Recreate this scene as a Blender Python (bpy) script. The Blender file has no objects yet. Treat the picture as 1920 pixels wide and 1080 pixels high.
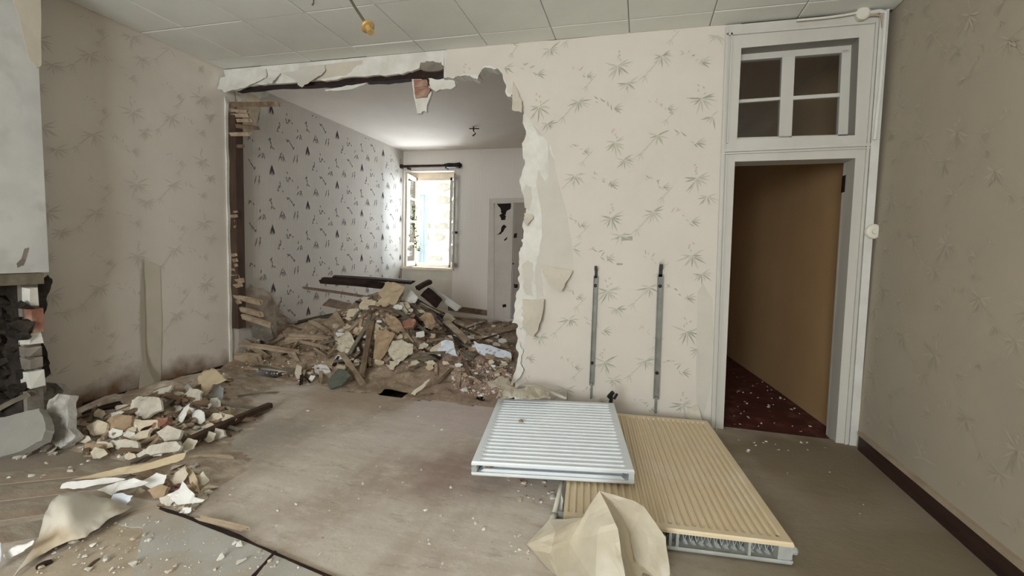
import bpy, bmesh, math, random
import numpy as np
from mathutils import Vector, Matrix, noise
from mathutils.geometry import delaunay_2d_cdt, tessellate_polygon
random.seed(7)
S = bpy.context.scene
COL = S.collection
# ------------------------------------------------------------------ camera
F_PX, YAW, PIT, ROL, CH = 874.7245, .2651, .0814, .0307, 1.3182
FW = Vector((-math.sin(YAW)*math.cos(PIT), math.cos(YAW)*math.cos(PIT), -math.sin(PIT)))
R0 = Vector((math.cos(YAW), math.sin(YAW), 0)); U0 = R0.cross(FW)
RV = R0*math.cos(ROL)+U0*math.sin(ROL); UV = U0*math.cos(ROL)-R0*math.sin(ROL)
CAM = Vector((0, 0, CH))
cd = bpy.data.cameras.new('camera'); cam = bpy.data.objects.new('camera', cd); COL.objects.link(cam)
cd.sensor_width = 36; cd.lens = 36*F_PX/1920; cd.clip_start = .05
m = Matrix((RV, UV, -FW)).transposed().to_4x4(); m.translation = CAM
cam.matrix_world = m; S.camera = cam
# ------------------------------------------------------------------ light
EXPOSURE = 0.0
REAR_W, FAR_W = 290.0, 82.0
S.view_settings.view_transform = 'Standard'; S.view_settings.look = 'None'
S.view_settings.exposure = EXPOSURE; S.view_settings.gamma = 1; S.view_settings.use_curve_mapping = False
W = bpy.data.worlds.new('sky'); S.world = W; W.use_nodes = True
bg = W.node_tree.nodes['Background']; bg.inputs[0].default_value = (.86, .93, 1, 1); bg.inputs[1].default_value = 3.2
def area(name, loc, rot, sx, sy, power, col):
    l = bpy.data.lights.new(name, 'AREA'); l.shape = 'RECTANGLE'; l.size = sx; l.size_y = sy; l.energy = power; l.color = col
    o = bpy.data.objects.new(name, l); o.location = loc; o.rotation_euler = rot; COL.objects.link(o); return o
area('rear_window_daylight', (-1.0, -4.12, 1.72), (math.pi/2, 0, 0), 1.9, 1.9, REAR_W, (.945, .985, 1))
area('far_window_daylight', (-3.42, 7.85, 1.9), (-math.pi/2, 0, 0), .8, 1.5, FAR_W, (.85, .93, 1))
# ------------------------------------------------------------------ pixel -> world
def ray(x, y): return FW+RV*((x-960)/F_PX)-UV*((y-540)/F_PX)
def onX(x, y, v): d = ray(x, y); return CAM+d*(v/d.x)
def onY(x, y, v): d = ray(x, y); return CAM+d*(v/d.y)
def onZ(x, y, v): d = ray(x, y); return CAM+d*((v-CH)/d.z)
D, XL, XR, H, YF, HF, YR = 3.82, -4.05, 1.558, 3.0, 7.45, 2.965, -4.0
def gs(v, c, s): return math.exp(-((v-c)/s)**2)
def sstep(a, b, v):
    t = min(1, max(0, (v-a)/(b-a))); return t*t*(3-2*t)
EDGE = 3.64
def G(x, y):
    if (-3.6 < x < -3.33 and 3.665 < y < 3.80) or (-2.16 < x < -1.96 and 3.61 < y < 3.72): return -.45
    if y > EDGE-.09 and y > EDGE+.07*noise.noise(Vector((x*3, 0, 9)))+.03*noise.noise(Vector((x*13, 0, 5))):
        n = noise.noise(Vector((x*3, y*3, 1)))*.045+noise.noise(Vector((x*8, y*8, 4)))*.045
        t = sstep(EDGE, EDGE+.9, y)
        z = .004+.096*t+n*sstep(EDGE, EDGE+.25, y)
        z += .66*gs(x, -3.0, .72)*gs(y, 5.2, .72)
        z += .22*gs(x, -2.55, .55)*gs(y, 4.55, .4)
        z += .20*gs(x, -3.95, .5)*gs(y, 4.5, .6)
        z += .10*gs(x, -1.6, .6)*gs(y, 4.7, .5)
        return z
    z = .13*gs(x, -3.7, .38)*sstep(2.1, 2.6, y)*(1-.5*sstep(3.2, 3.7, y))
    z += .10*gs(x, -3.15, .42)*gs(y, 2.5, .38)
    z += .06*gs(x, -2.45, .28)*gs(y, 2.0, .25)
    z -= .014
    if z <= 0: return 0.0
    return z*(1+.5*noise.noise(Vector((x*5, y*5, 2))))
def at(x, y, dz=0.0):
    d = ray(x, y); t = 1.0
    while t < 9:
        p = CAM+d*t
        if p.y > YF-.05 or p.x < XL+.03 or p.z <= G(p.x, p.y): break
        t += .015
    p.y = min(p.y, YF-.05); p.x = max(p.x, XL+.03)
    if p.y > YF-.06 or p.x < XL+.04: p.z = G(p.x, p.y)
    return p+Vector((0, 0, dz))
# ------------------------------------------------------------------ materials
def lin(v): v /= 255; return v/12.92 if v <= .04045 else ((v+.055)/1.055)**2.4
def C(r, g, b): return (lin(r), lin(g), lin(b), 1)
class NT:
    def __init__(s, name):
        s.m = bpy.data.materials.new(name); s.m.use_nodes = True; s.t = s.m.node_tree; s.b = s.t.nodes['Principled BSDF']
    def n(s, ty, **kw):
        nd = s.t.nodes.new(ty)
        for k, v in kw.items():
            if k in nd.inputs: nd.inputs[k].default_value = v
            else: setattr(nd, k, v)
        return nd
    def l(s, a, b): s.t.links.new(a, b)
    def coord(s, scale=(1, 1, 1), which='Object'):
        tc = s.n('ShaderNodeTexCoord'); mp = s.n('ShaderNodeMapping'); mp.inputs['Scale'].default_value = scale
        s.l(tc.outputs[which], mp.inputs['Vector']); return mp.outputs[0]
    def noise(s, vec, scale, detail=5, rough=.6):
        nd = s.n('ShaderNodeTexNoise'); nd.inputs['Scale'].default_value = scale; nd.inputs['Detail'].default_value = detail
        nd.inputs['Roughness'].default_value = rough; s.l(vec, nd.inputs['Vector']); return nd.outputs['Fac']
    def ramp(s, fac, lo, hi, a=0., b=1.):
        nd = s.n('ShaderNodeMapRange'); nd.inputs[1].default_value = lo; nd.inputs[2].default_value = hi
        nd.inputs[3].default_value = a; nd.inputs[4].default_value = b; s.l(fac, nd.inputs[0]); return nd.outputs[0]
    def mix(s, fac, a, b):
        nd = s.n('ShaderNodeMix'); nd.data_type = 'RGBA'
        if isinstance(fac, float): nd.inputs[0].default_value = fac
        else: s.l(fac, nd.inputs[0])
        for i, v in ((6, a), (7, b)):
            if isinstance(v, tuple): nd.inputs[i].default_value = v
            else: s.l(v, nd.inputs[i])
        return nd.outputs[2]
    def bump(s, h, strength, dist=.01):
        nd = s.n('ShaderNodeBump'); nd.inputs['Strength'].default_value = strength; nd.inputs['Distance'].default_value = dist
        s.l(h, nd.inputs['Height']); s.l(nd.outputs[0], s.b.inputs['Normal'])
    def out(s, col, rough=.8, spec=.3):
        if isinstance(col, tuple): s.b.inputs['Base Color'].default_value = col
        else: s.l(col, s.b.inputs['Base Color'])
        s.b.inputs['Roughness'].default_value = rough; s.b.inputs['Specular IOR Level'].default_value = spec
        return s.m
def MT(name, a, b, scale=6, stretch=(1, 1, 1), rough=.85, bump=.25, lo=.35, hi=.65, spec=.25, dist=.006, c=None, cs=2):
    n = NT(name); v = n.coord(stretch); f = n.noise(v, scale)
    col = n.mix(n.ramp(f, lo, hi), C(*a), C(*b))
    if c: col = n.mix(n.ramp(n.noise(n.coord(), cs, 3), .5, .72), col, C(*c))
    if bump: n.bump(n.noise(v, scale*4, 6), bump, dist)
    return n.out(col, rough, spec)
def stripes(name, a, b, axis, per, extra):
    n = NT(name); v = n.coord()
    w = n.n('ShaderNodeTexWave'); w.bands_direction = axis; w.inputs['Scale'].default_value = math.pi/10/per*1.0; w.inputs['Distortion'].default_value = .3
    n.l(v, w.inputs['Vector'])
    col = n.mix(n.ramp(w.outputs['Fac'], .3, .8), C(*a), C(*b))
    col = n.mix(n.ramp(n.noise(v, 1.6, 4), .5, .8), col, C(*extra))
    n.bump(w.outputs['Fac'], .25, .002)
    return n.out(col, .85, .2)
PAPER = (214, 206, 195)
M = {}
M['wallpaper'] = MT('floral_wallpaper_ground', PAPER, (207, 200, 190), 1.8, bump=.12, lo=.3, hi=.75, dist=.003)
M['wallpaper_side'] = MT('embossed_wallpaper_ground', (178, 168, 150), (170, 160, 144), 1.5, bump=.3, lo=.3, hi=.7, dist=.004)  # same paper as the back wall, side-wall shade put into the darker colour
def stained():
    n = NT('stained_wallpaper_ground'); v = n.coord()
    col = n.mix(n.ramp(n.noise(v, 1.5), .3, .7), C(222, 214, 203), C(212, 204, 193))
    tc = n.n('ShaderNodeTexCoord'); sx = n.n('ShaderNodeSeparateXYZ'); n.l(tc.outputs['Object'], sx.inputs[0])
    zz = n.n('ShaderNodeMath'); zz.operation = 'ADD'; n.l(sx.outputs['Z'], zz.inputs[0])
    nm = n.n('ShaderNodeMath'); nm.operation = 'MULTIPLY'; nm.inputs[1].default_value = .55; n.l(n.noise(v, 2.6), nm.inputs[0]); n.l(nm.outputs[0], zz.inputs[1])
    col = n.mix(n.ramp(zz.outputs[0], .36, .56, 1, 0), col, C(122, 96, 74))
    n.bump(n.noise(v, 9), .3, .005)
    return n.out(col, .85, .2)
M['wallpaper_left'] = stained()
M['leaf'] = MT('printed_leaf_green', (194, 191, 176), (182, 180, 164), 30, bump=0)
M['leaf_dark'] = MT('printed_leaf_shade', (170, 168, 152), (158, 157, 142), 30, bump=0)
M['bud'] = MT('printed_bud_pink', (206, 184, 170), (198, 174, 162), 30, bump=0)
M['leaf_left'] = MT('embossed_leaf_left', (204, 196, 185), (198, 189, 177), 30, bump=0)
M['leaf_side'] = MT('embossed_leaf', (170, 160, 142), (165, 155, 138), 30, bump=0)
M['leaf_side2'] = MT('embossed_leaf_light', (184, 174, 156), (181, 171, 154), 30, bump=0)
M['plaster'] = MT('bare_white_plaster', (226, 224, 216), (205, 202, 192), 5, bump=.35)
M['lining'] = MT('grey_lining_paper', (205, 200, 188), (198, 193, 182), 4, bump=.1)
M['beige_paper'] = MT('beige_paper_strip', (205, 196, 180), (196, 188, 172), 5, bump=.1)
M['ceil'] = MT('ceiling_tile_paint', (234, 236, 229), (228, 230, 223), 3, bump=.12, dist=.002)
M['ceil_gap'] = MT('ceiling_joint', (150, 148, 138), (140, 138, 128), 5)
M['ceil_far'] = MT('far_ceiling_paint', (222, 214, 204), (216, 208, 198), 2, bump=.05)
M['white_paint'] = MT('old_white_paint', (199, 196, 187), (189, 185, 176), 3, stretch=(1, 1, .2), rough=.5, bump=.12, spec=.4)
M['grey_paint'] = MT('white_paint_worn', (214, 212, 206), (200, 198, 190), 5, rough=.5, bump=.1)
M['switch'] = MT('aged_white_plastic', (222, 218, 204), (215, 210, 196), 8, rough=.4, bump=0)
M['brown_base'] = MT('dark_brown_skirting', (62, 42, 36), (48, 32, 28), 4, stretch=(6, 1, 6), rough=.5, bump=.1)
M['trim_beige'] = MT('beige_skirting_cap', (176, 160, 138), (160, 145, 124), 5)
M['corr_wall'] = MT('brown_corridor_wall', (184, 152, 110), (174, 140, 100), 1.2, bump=.1, lo=.3, hi=.7)
M['corr_floor'] = MT('dark_red_floor', (92, 44, 42), (66, 32, 32), 4, bump=.1, rough=.55, c=(120, 80, 74), cs=9)
def floor_mat():
    n = NT('dusty_brown_floor'); v = n.coord(); vs = n.coord((.45, 2.4, 1))
    base = n.mix(n.ramp(n.noise(vs, 2.2, 8), .3, .7), C(212, 202, 190), C(190, 177, 163))
    base = n.mix(n.ramp(n.noise(n.coord((1.7, .5, 1)), 1.3, 4), .45, .72), base, C(162, 145, 129))
    base = n.mix(n.ramp(n.noise(n.coord((.8, 1.6, 1)), 7, 12, .8), .5, .68, 0, .75), base, C(220, 211, 201))
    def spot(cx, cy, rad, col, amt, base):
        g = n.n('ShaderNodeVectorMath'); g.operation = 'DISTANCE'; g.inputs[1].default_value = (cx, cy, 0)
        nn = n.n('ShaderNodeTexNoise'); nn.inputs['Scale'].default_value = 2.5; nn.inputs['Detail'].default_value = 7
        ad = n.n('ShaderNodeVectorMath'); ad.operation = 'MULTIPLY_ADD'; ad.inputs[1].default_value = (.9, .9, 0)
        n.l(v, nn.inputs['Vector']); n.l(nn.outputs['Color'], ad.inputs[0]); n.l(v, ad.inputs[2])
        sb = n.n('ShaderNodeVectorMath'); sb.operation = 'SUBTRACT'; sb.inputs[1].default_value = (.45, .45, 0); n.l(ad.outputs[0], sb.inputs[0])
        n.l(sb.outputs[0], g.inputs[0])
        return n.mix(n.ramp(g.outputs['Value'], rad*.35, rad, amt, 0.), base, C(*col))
    base = n.mix(n.ramp(n.noise(n.coord((.7, 2.2, 1)), 5, 12, .82), .34, .46, .65, 0), base, C(138, 120, 104))
    base = n.mix(n.ramp(n.noise(v, 34, 4, .7), .66, .72, 0, .8), base, C(120, 100, 86))
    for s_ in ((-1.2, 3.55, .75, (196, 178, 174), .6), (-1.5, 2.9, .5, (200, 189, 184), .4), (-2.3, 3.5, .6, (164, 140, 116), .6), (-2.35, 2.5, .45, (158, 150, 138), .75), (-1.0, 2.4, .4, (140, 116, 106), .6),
               (-3.2, 1.8, .9, (140, 128, 114), .85), (1.35, 1.9, 1.75, (128, 116, 95), .97), (1.2, 3.4, .95, (128, 114, 94), .95), (-3.6, 3.65, .55, (124, 98, 76), .8)):  # right-hand spots: bare brown lino, with shade painted into the colour
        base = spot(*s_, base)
    n.bump(n.noise(v, 22, 8), .35, .006)
    return n.out(base, .8, .25)
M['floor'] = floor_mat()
def dirt():
    n = NT('brown_demolition_dirt'); v = n.coord()
    b = n.mix(n.ramp(n.noise(v, 3, 8, .7), .35, .65), C(180, 160, 138), C(142, 122, 103))
    b = n.mix(n.ramp(n.noise(v, 22, 6, .7), .5, .7), b, C(196, 178, 158))
    g = n.n('ShaderNodeVectorMath'); g.operation = 'DISTANCE'; g.inputs[1].default_value = (-1.35, 4.2, .05); n.l(v, g.inputs[0])
    ns = n.n('ShaderNodeMath'); ns.operation = 'MULTIPLY_ADD'; ns.inputs[1].default_value = .6; n.l(n.noise(v, 4, 5), ns.inputs[0]); n.l(g.outputs['Value'], ns.inputs[2])
    b = n.mix(n.ramp(ns.outputs[0], .6, 1.1, .5, 0), b, C(164, 138, 130))
    n.bump(n.noise(v, 30, 8, .7), .8, .02)
    return n.out(b, .95, .1)
M['dirt'] = dirt()
M['mound_dirt'] = MT('dusty_mound_dirt', (188, 172, 154), (150, 132, 114), 6, bump=.7, dist=.015, c=(206, 196, 182), cs=9)
M['wood_post'] = MT('dark_post_wood', (84, 66, 52), (60, 46, 37), 9, stretch=(1, 1, .2), bump=.4)
M['board_grey'] = MT('worn_grey_board', (172, 160, 144), (140, 126, 110), 5, stretch=(1, 3, 1), bump=.4, c=(156, 132, 112), cs=2)
M['torn_brown'] = MT('stained_torn_plaster', (176, 162, 146), (146, 130, 114), 7, bump=.5, c=(128, 110, 94), cs=5)
M['void'] = MT('dark_underfloor', (30, 24, 20), (22, 18, 15), 8)
M['grey_lino'] = MT('grey_floor_sheet', (188, 185, 178), (172, 167, 158), 4, bump=.15, c=(184, 168, 148), cs=2.2)
M['tan_panel'] = MT('tan_floor_panel', (190, 176, 156), (168, 152, 132), 5, stretch=(1, 2, 1), bump=.2)
M['hearth'] = MT('grey_hearth_slab', (158, 155, 148), (142, 138, 130), 3, bump=.2)
M['rough_plaster'] = MT('rough_torn_plaster', (192, 188, 180), (146, 140, 132), 7, bump=.9, dist=.015, c=(214, 211, 205), cs=6)
M['soot'] = MT('sooty_stone', (66, 58, 50), (36, 31, 27), 7, bump=.9, dist=.02)
M['soot_dark'] = MT('black_soot', (26, 23, 21), (16, 14, 13), 6, bump=.5)
M['stone_grey'] = MT('dusty_grey_masonry', (146, 138, 126), (112, 104, 94), 6, bump=.6, dist=.01)
M['chimney'] = MT('chimney_plaster', (206, 206, 202), (186, 186, 182), 2.2, bump=.2, c=(166, 164, 156), cs=3.2)
M['brick'] = MT('old_brick', (158, 112, 94), (134, 90, 76), 9, bump=.5, c=(190, 170, 150), cs=6)
M['brick_pink'] = MT('pink_brick_rubble', (168, 128, 120), (132, 92, 88), 9, bump=.4, c=(200, 178, 170), cs=10)
M['wood'] = MT('pale_lath_wood', (184, 166, 142), (158, 138, 116), 8, stretch=(1, 1, 1), bump=.3, c=(134, 114, 94), cs=5)
M['wood_brown'] = MT('brown_wood', (124, 104, 84), (96, 78, 62), 8, bump=.35, c=(146, 128, 106), cs=5)
M['wood_dark'] = MT('dark_charred_wood', (58, 42, 34), (34, 25, 21), 9, bump=.6, dist=.012)
M['wood_grey'] = MT('weathered_grey_wood', (128, 120, 104), (98, 92, 78), 9, bump=.35)
M['wood_green'] = MT('dark_green_board', (84, 84, 68), (66, 64, 52), 5, bump=.2)
M['wood_white'] = MT('white_painted_wood', (226, 224, 218), (204, 200, 192), 6, bump=.2)
M['white_chip'] = MT('white_plaster_debris', (232, 229, 220), (208, 203, 192), 9, bump=.35)
M['cream_chip'] = MT('cream_plaster_debris', (216, 203, 180), (190, 174, 150), 9, bump=.35)
M['dust_white'] = MT('dusty_plaster_debris', (214, 208, 194), (172, 162, 146), 8, bump=.6, dist=.01, c=(190, 178, 158), cs=7)
M['tan_chip'] = MT('tan_plaster_debris', (178, 154, 126), (148, 124, 100), 9, bump=.35)
M['paper_tan'] = MT('tan_paper', (196, 178, 148), (176, 158, 130), 4, bump=.15)
M['paper_cream'] = MT('cream_paper', (204, 195, 176), (188, 177, 155), 3.5, bump=.15, c=(216, 210, 197), cs=3)
M['paper_curl'] = MT('stained_curled_paper', (210, 204, 192), (200, 190, 172), 3, bump=.15, c=(178, 154, 122), cs=4)
M['paper_white'] = MT('white_paper', (230, 228, 224), (212, 208, 200), 5, bump=.15)
M['paper_blue'] = MT('bluish_white_paper', (218, 222, 230), (204, 208, 216), 5, bump=.15)
M['slate'] = MT('grey_green_slab', (96, 98, 88), (80, 82, 74), 6, bump=.2)
M['rad_white'] = MT('white_radiator_enamel', (226, 231, 234), (219, 224, 228), 3, rough=.35, bump=.04, spec=.45)
M['rad_grey'] = MT('dusty_radiator_end', (178, 180, 176), (158, 160, 154), 12, rough=.55, bump=.2)
M['rad_beige'] = MT('beige_radiator_enamel', (224, 205, 172), (217, 198, 164), 3, rough=.4, bump=.05, spec=.4, c=(228, 214, 188), cs=3)
M['steel'] = MT('galvanised_bracket', (142, 142, 132), (118, 118, 110), 8, rough=.4, bump=.05)
M['steel_dark'] = MT('dark_screw', (44, 40, 36), (34, 30, 28), 8, rough=.5, bump=0)
M['black'] = MT('black_rubber', (30, 28, 27), (22, 20, 20), 8, rough=.5, bump=0)
M['pipe'] = MT('white_pipe', (216, 210, 196), (200, 194, 180), 8, rough=.45, bump=0)
M['brass'] = MT('brass_cap', (206, 176, 116), (186, 154, 98), 8, rough=.4, bump=0); M['brass'].node_tree.nodes['Principled BSDF'].inputs['Metallic'].default_value = .35
M['cable'] = MT('olive_cable', (96, 90, 70), (84, 78, 60), 8, rough=.5, bump=0)
M['far_stripe'] = stripes('striped_wallpaper_left', (198, 192, 183), (180, 173, 164), 'Y', .021, (191, 184, 175))
M['far_stripe2'] = stripes('striped_wallpaper_end', (232, 226, 218), (214, 206, 198), 'X', .026, (222, 214, 206))
M['fig'] = MT('printed_figure_grey', (126, 119, 118), (110, 104, 103), 20, bump=0)
M['fig_dark'] = MT('printed_figure_dark', (76, 62, 70), (62, 52, 56), 20, bump=0)
M['frame_cream'] = MT('cream_window_paint', (226, 212, 192), (210, 196, 174), 6, rough=.5, bump=.1)
M['frame_grey'] = MT('grey_window_paint', (170, 164, 152), (150, 144, 132), 6, rough=.5, bump=.1)
M['shutter'] = MT('blue_grey_shutter', (172, 188, 198), (160, 178, 190), 3, stretch=(6, 6, .3), bump=.1)
M['ext'] = MT('pale_lime_mortar', (236, 228, 212), (220, 212, 196), 3, bump=.4)
M['ext_stone'] = MT('pale_wall_stone', (176, 168, 152), (150, 144, 130), 7, bump=.5, c=(196, 186, 166), cs=5)
M['ivy'] = MT('ivy_leaf', (72, 92, 50), (54, 72, 40), 12, bump=0)
M['far_door'] = MT('cream_far_door', (206, 198, 188), (196, 188, 178), 4, rough=.6, bump=.1)
M['far_door2'] = MT('grey_far_door', (158, 150, 140), (148, 140, 130), 4, rough=.6, bump=.1)
M['hole'] = MT('broken_board_black', (40, 33, 30), (30, 25, 22), 9, bump=.3)
def glass():
    n = NT('window_glass'); t = n.n('ShaderNodeBsdfTransparent'); g = n.n('ShaderNodeBsdfGlossy'); g.inputs['Roughness'].default_value = .05
    t.inputs[0].default_value = (.92, .95, .97, 1)
    mx = n.n('ShaderNodeMixShader'); mx.inputs[0].default_value = .045
    n.l(t.outputs[0], mx.inputs[1]); n.l(g.outputs[0], mx.inputs[2])
    n.l(mx.outputs[0], n.t.nodes['Material Output'].inputs['Surface']); return n.m
M['glass'] = glass()
# ------------------------------------------------------------------ object helpers
def tag(o, label=None, cat=None, group=None, kind=None):
    for k, v in (('label', label), ('category', cat), ('group', group), ('kind', kind)):
        if v: o[k] = v
    return o
def thing(name, loc, label=None, cat=None, group=None, kind=None):
    o = bpy.data.objects.new(name, None); COL.objects.link(o); o.location = loc; o.empty_display_size = .05
    return tag(o, label, cat, group, kind)
def wloc(o):
    p = Vector((0, 0, 0))
    while o: p = p+o.location; o = o.parent
    return p
def obj(name, V, Fc, mat, parent=None, smooth=False, mi=None, kind=None, center=True):
    V = [Vector(v) for v in V]
    if center:
        c = sum(V, Vector())/len(V); c.z = min(v.z for v in V) if parent is None else c.z
    else: c = Vector((0, 0, 0))
    me = bpy.data.meshes.new(name); me.from_pydata([v-c for v in V], [], Fc)
    for mm in (mat if isinstance(mat, (list, tuple)) else [mat]): me.materials.append(M[mm])
    if mi: me.polygons.foreach_set('material_index', mi)
    if smooth: me.polygons.foreach_set('use_smooth', [True]*len(me.polygons))
    me.update()
    bm = bmesh.new(); bm.from_mesh(me); bmesh.ops.recalc_face_normals(bm, faces=bm.faces); bm.to_mesh(me); bm.free()
    o = bpy.data.objects.new(name, me); COL.objects.link(o)
    if parent: o.parent = parent; o.location = c-wloc(parent)
    else: o.location = c
    if kind: o['kind'] = kind
    return o
class MB:
    def __init__(s): s.V = []; s.F = []; s.I = []; s.i = 0
    def add(s, V, Fc):
        b = len(s.V); s.V += [Vector(v) for v in V]; s.F += [[b+i for i in f] for f in Fc]; s.I += [s.i]*len(Fc)
    def box(s, x0, x1, y0, y1, z0, z1):
        s.add([(x, y, z) for x in (x0, x1) for y in (y0, y1) for z in (z0, z1)],
              [(0, 1, 3, 2), (4, 6, 7, 5), (0, 4, 5, 1), (2, 3, 7, 6), (0, 2, 6, 4), (1, 5, 7, 3)])
    def prism(s, poly, off):
        n = len(poly); off = Vector(off); poly = [Vector(p) for p in poly]
        tr = tessellate_polygon([poly])
        s.add(poly+[p+off for p in poly], [list(t) for t in tr]+[[i+n for i in t][::-1] for t in tr]+[(i, (i+1) % n, n+(i+1) % n, n+i) for i in range(n)])
    def tube(s, pts, r, k=8):
        pts = [Vector(p) for p in pts]; V = []; Fc = []
        for i, p in enumerate(pts):
            d = (pts[min(i+1, len(pts)-1)]-pts[max(i-1, 0)]).normalized()
            a = d.cross(Vector((0, 0, 1)))
            if a.length < .05: a = d.cross(Vector((1, 0, 0)))
            a.normalize(); b = d.cross(a); rr = r[i] if isinstance(r, (list, tuple)) else r
            V += [p+a*(rr*math.cos(2*math.pi*j/k))+b*(rr*math.sin(2*math.pi*j/k)) for j in range(k)]
        for i in range(len(pts)-1):
            Fc += [(i*k+j, i*k+(j+1) % k, (i+1)*k+(j+1) % k, (i+1)*k+j) for j in range(k)]
        Fc += [tuple(range(k))[::-1], tuple(range((len(pts)-1)*k, len(pts)*k))]
        s.add(V, Fc)
    def obox(s, o, a, b, c):
        o, a, b, c = Vector(o), Vector(a), Vector(b), Vector(c)
        s.add([o+a*i+b*j+c*k for i in (0, 1) for j in (0, 1) for k in (0, 1)],
              [(0, 1, 3, 2), (4, 6, 7, 5), (0, 4, 5, 1), (2, 3, 7, 6), (0, 2, 6, 4), (1, 5, 7, 3)])
    def go(s, name, mat, parent=None, **kw):
        return obj(name, s.V, s.F, mat, parent, mi=s.I if isinstance(mat, (list, tuple)) else None, **kw)
def boxo(name, mat, parent, *a, **kw):
    b = MB(); b.box(*a); return b.go(name, mat, parent, **kw)
def struct(o): o['kind'] = 'structure'; return o
def ppx(name, mat, poly, Y, dy, parent=None, **kw):       # outline traced on the plane y = Y, extruded to Y + dy
    b = MB(); b.prism([onY(x, y, Y) for x, y in poly], (0, dy, 0)); return b.go(name, mat, parent, **kw)
def jag(poly, amp, it=2, closed=True, rnd=None):
    rnd = rnd or random
    for k in range(it):
        out = []; n = len(poly)
        for i in range(n if closed else n-1):
            a, b = poly[i], poly[(i+1) % n]; L = math.hypot(b[0]-a[0], b[1]-a[1])
            out.append(a)
            if L > 5:
                s = min(amp, L*.25); out.append(((a[0]+b[0])/2+rnd.uniform(-s, s), (a[1]+b[1])/2+rnd.uniform(-s, s)))
        if not closed: out.append(poly[-1])
        poly = out; amp *= .6
    return poly
def inside(p, poly):
    x, y = p; c = False; n = len(poly)
    for i in range(n):
        (x1, y1), (x2, y2) = poly[i], poly[i-1]
        if (y1 > y) != (y2 > y) and x < (x2-x1)*(y-y1)/(y2-y1)+x1: c = not c
    return c
def sheet(name, poly, mode, mat, parent=None, amp=.02, freq=9, th=.0025, step=7, jg=2.5, lift=.02, off=None, seed=None, smooth=False):
    """a torn sheet: outline traced on a real surface, crumpled along the surface normal and given thickness"""
    rnd = random.Random(seed if seed is not None else len(bpy.data.objects))
    pl = jag(poly, jg, 2, True, rnd) if jg else list(poly)
    xs = [p[0] for p in pl]; ys = [p[1] for p in pl]
    pts = list(pl)
    st = max(step, (max(xs)-min(xs))/16, (max(ys)-min(ys))/16)
    y = min(ys)+st*.5
    while y < max(ys):
        x = min(xs)+st*.5
        while x < max(xs):
            q = (x+rnd.uniform(-.3, .3)*st, y+rnd.uniform(-.3, .3)*st)
            if inside(q, pl) and min((q[0]-a)**2+(q[1]-b)**2 for a, b in pl) > (st*.4)**2: pts.append(q)
            x += st
        y += st
    n = len(pl)
    rs = delaunay_2d_cdt([Vector(p) for p in pts], [], [list(range(n))], 1, 1e-4)
    v2, fc = rs[0], rs[2]
    if mode[0] == 't':
        bi = max(range(n), key=lambda i: pl[i][1]); base = at(*pl[bi])+Vector((0, 0, mode[2] if len(mode) > 2 else .01))
        a = math.radians(mode[1]); nn = Vector((0, -math.cos(a), math.sin(a)))
        def mp(x, y):
            d = ray(x, y); return CAM+d*((base-CAM).dot(nn)/d.dot(nn))
    elif mode[0] == 'y':
        nn = Vector((0, -1, 0)); mp = lambda x, y: onY(x, y, mode[1])
    elif mode[0] == 'x':
        nn = Vector((1, 0, 0)); mp = lambda x, y: onX(x, y, mode[1])
    elif mode[0] == 'z':
        nn = Vector((0, 0, 1)); mp = lambda x, y: onZ(x, y, mode[1])
    elif mode[0] == 'h':
        nn = Vector((0, 0, 1)); mp = lambda x, y: onZ(x, y, mode[1](x, y))
    else:
        nn = Vector((0, -.35, .93)); mp = lambda x, y: at(x, y, lift)
    P = []; sd = Vector((rnd.uniform(0, 50), rnd.uniform(0, 50), rnd.uniform(0, 50)))
    for v in v2:
        p = mp(v.x, v.y); q = p*freq+sd
        k = (1-2*abs(noise.noise(q)))*.6+noise.noise(q*2.3)*.4
        p = p+nn*(amp*(k+.4))
        if off: p = p+Vector(off(v.x, v.y))
        P.append(p)
    T = P; B = [p-nn*th for p in P]; k = len(P)
    Fc = [list(f) for f in fc]+[[i+k for i in f][::-1] for f in fc]
    from collections import Counter
    ec = Counter()
    for f in fc:
        for i in range(len(f)): ec[(f[i], f[(i+1) % len(f)])] += 1
    for (a, b) in ec:
        if (b, a) not in ec: Fc.append([a, b, b+k, a+k])
    return obj(name, T+B, Fc, mat, parent, smooth=smooth)
def plank(name, a, b, w, t, mat, parent=None, roll=0, broken=True, bend=0., taper=1.0, seed=None):
    """a board between two points: split ends, slightly bowed and uneven"""
    rnd = random.Random(seed if seed is not None else len(bpy.data.objects)*3+1)
    a, b = Vector(a), Vector(b); d = (b-a); L = d.length; d.normalize()
    up = Vector((0, -.35, 1)); s = d.cross(up)
    if s.length < .05: s = d.cross(Vector((0, 1, 0)))
    s.normalize(); u = s.cross(d).normalized()
    if roll: q = Matrix.Rotation(math.radians(roll), 3, d); s = q @ s; u = q @ u
    N = 5; V = []; Fc = []
    for i in range(N+1):
        f = i/N; ww = w*(1+(taper-1)*f)*rnd.uniform(.96, 1.03); c = a+d*(L*f)+u*(bend*math.sin(math.pi*f))
        for si, ui in ((-1, 0), (-.3, 0), (.35, 0), (1, 0), (1, 1), (.35, 1), (-.3, 1), (-1, 1)):
            e = 0
            if broken and i in (0, N): e = rnd.uniform(0, min(.045, L*.12))*(1 if i == 0 else -1)
            V.append(c+s*(si*ww/2)+u*(t*(ui-.5)*rnd.uniform(.9, 1.1))+d*e)
    for i in range(N):
        for j in range(8): Fc.append((i*8+j, i*8+(j+1) % 8, i*8+8+(j+1) % 8, i*8+8+j))
    for k in (0, N*8):
        Fc += [(k, k+1, k+6, k+7), (k+1, k+2, k+5, k+6), (k+2, k+3, k+4, k+5)]
    return obj(name, V, Fc, mat, parent)
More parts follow.
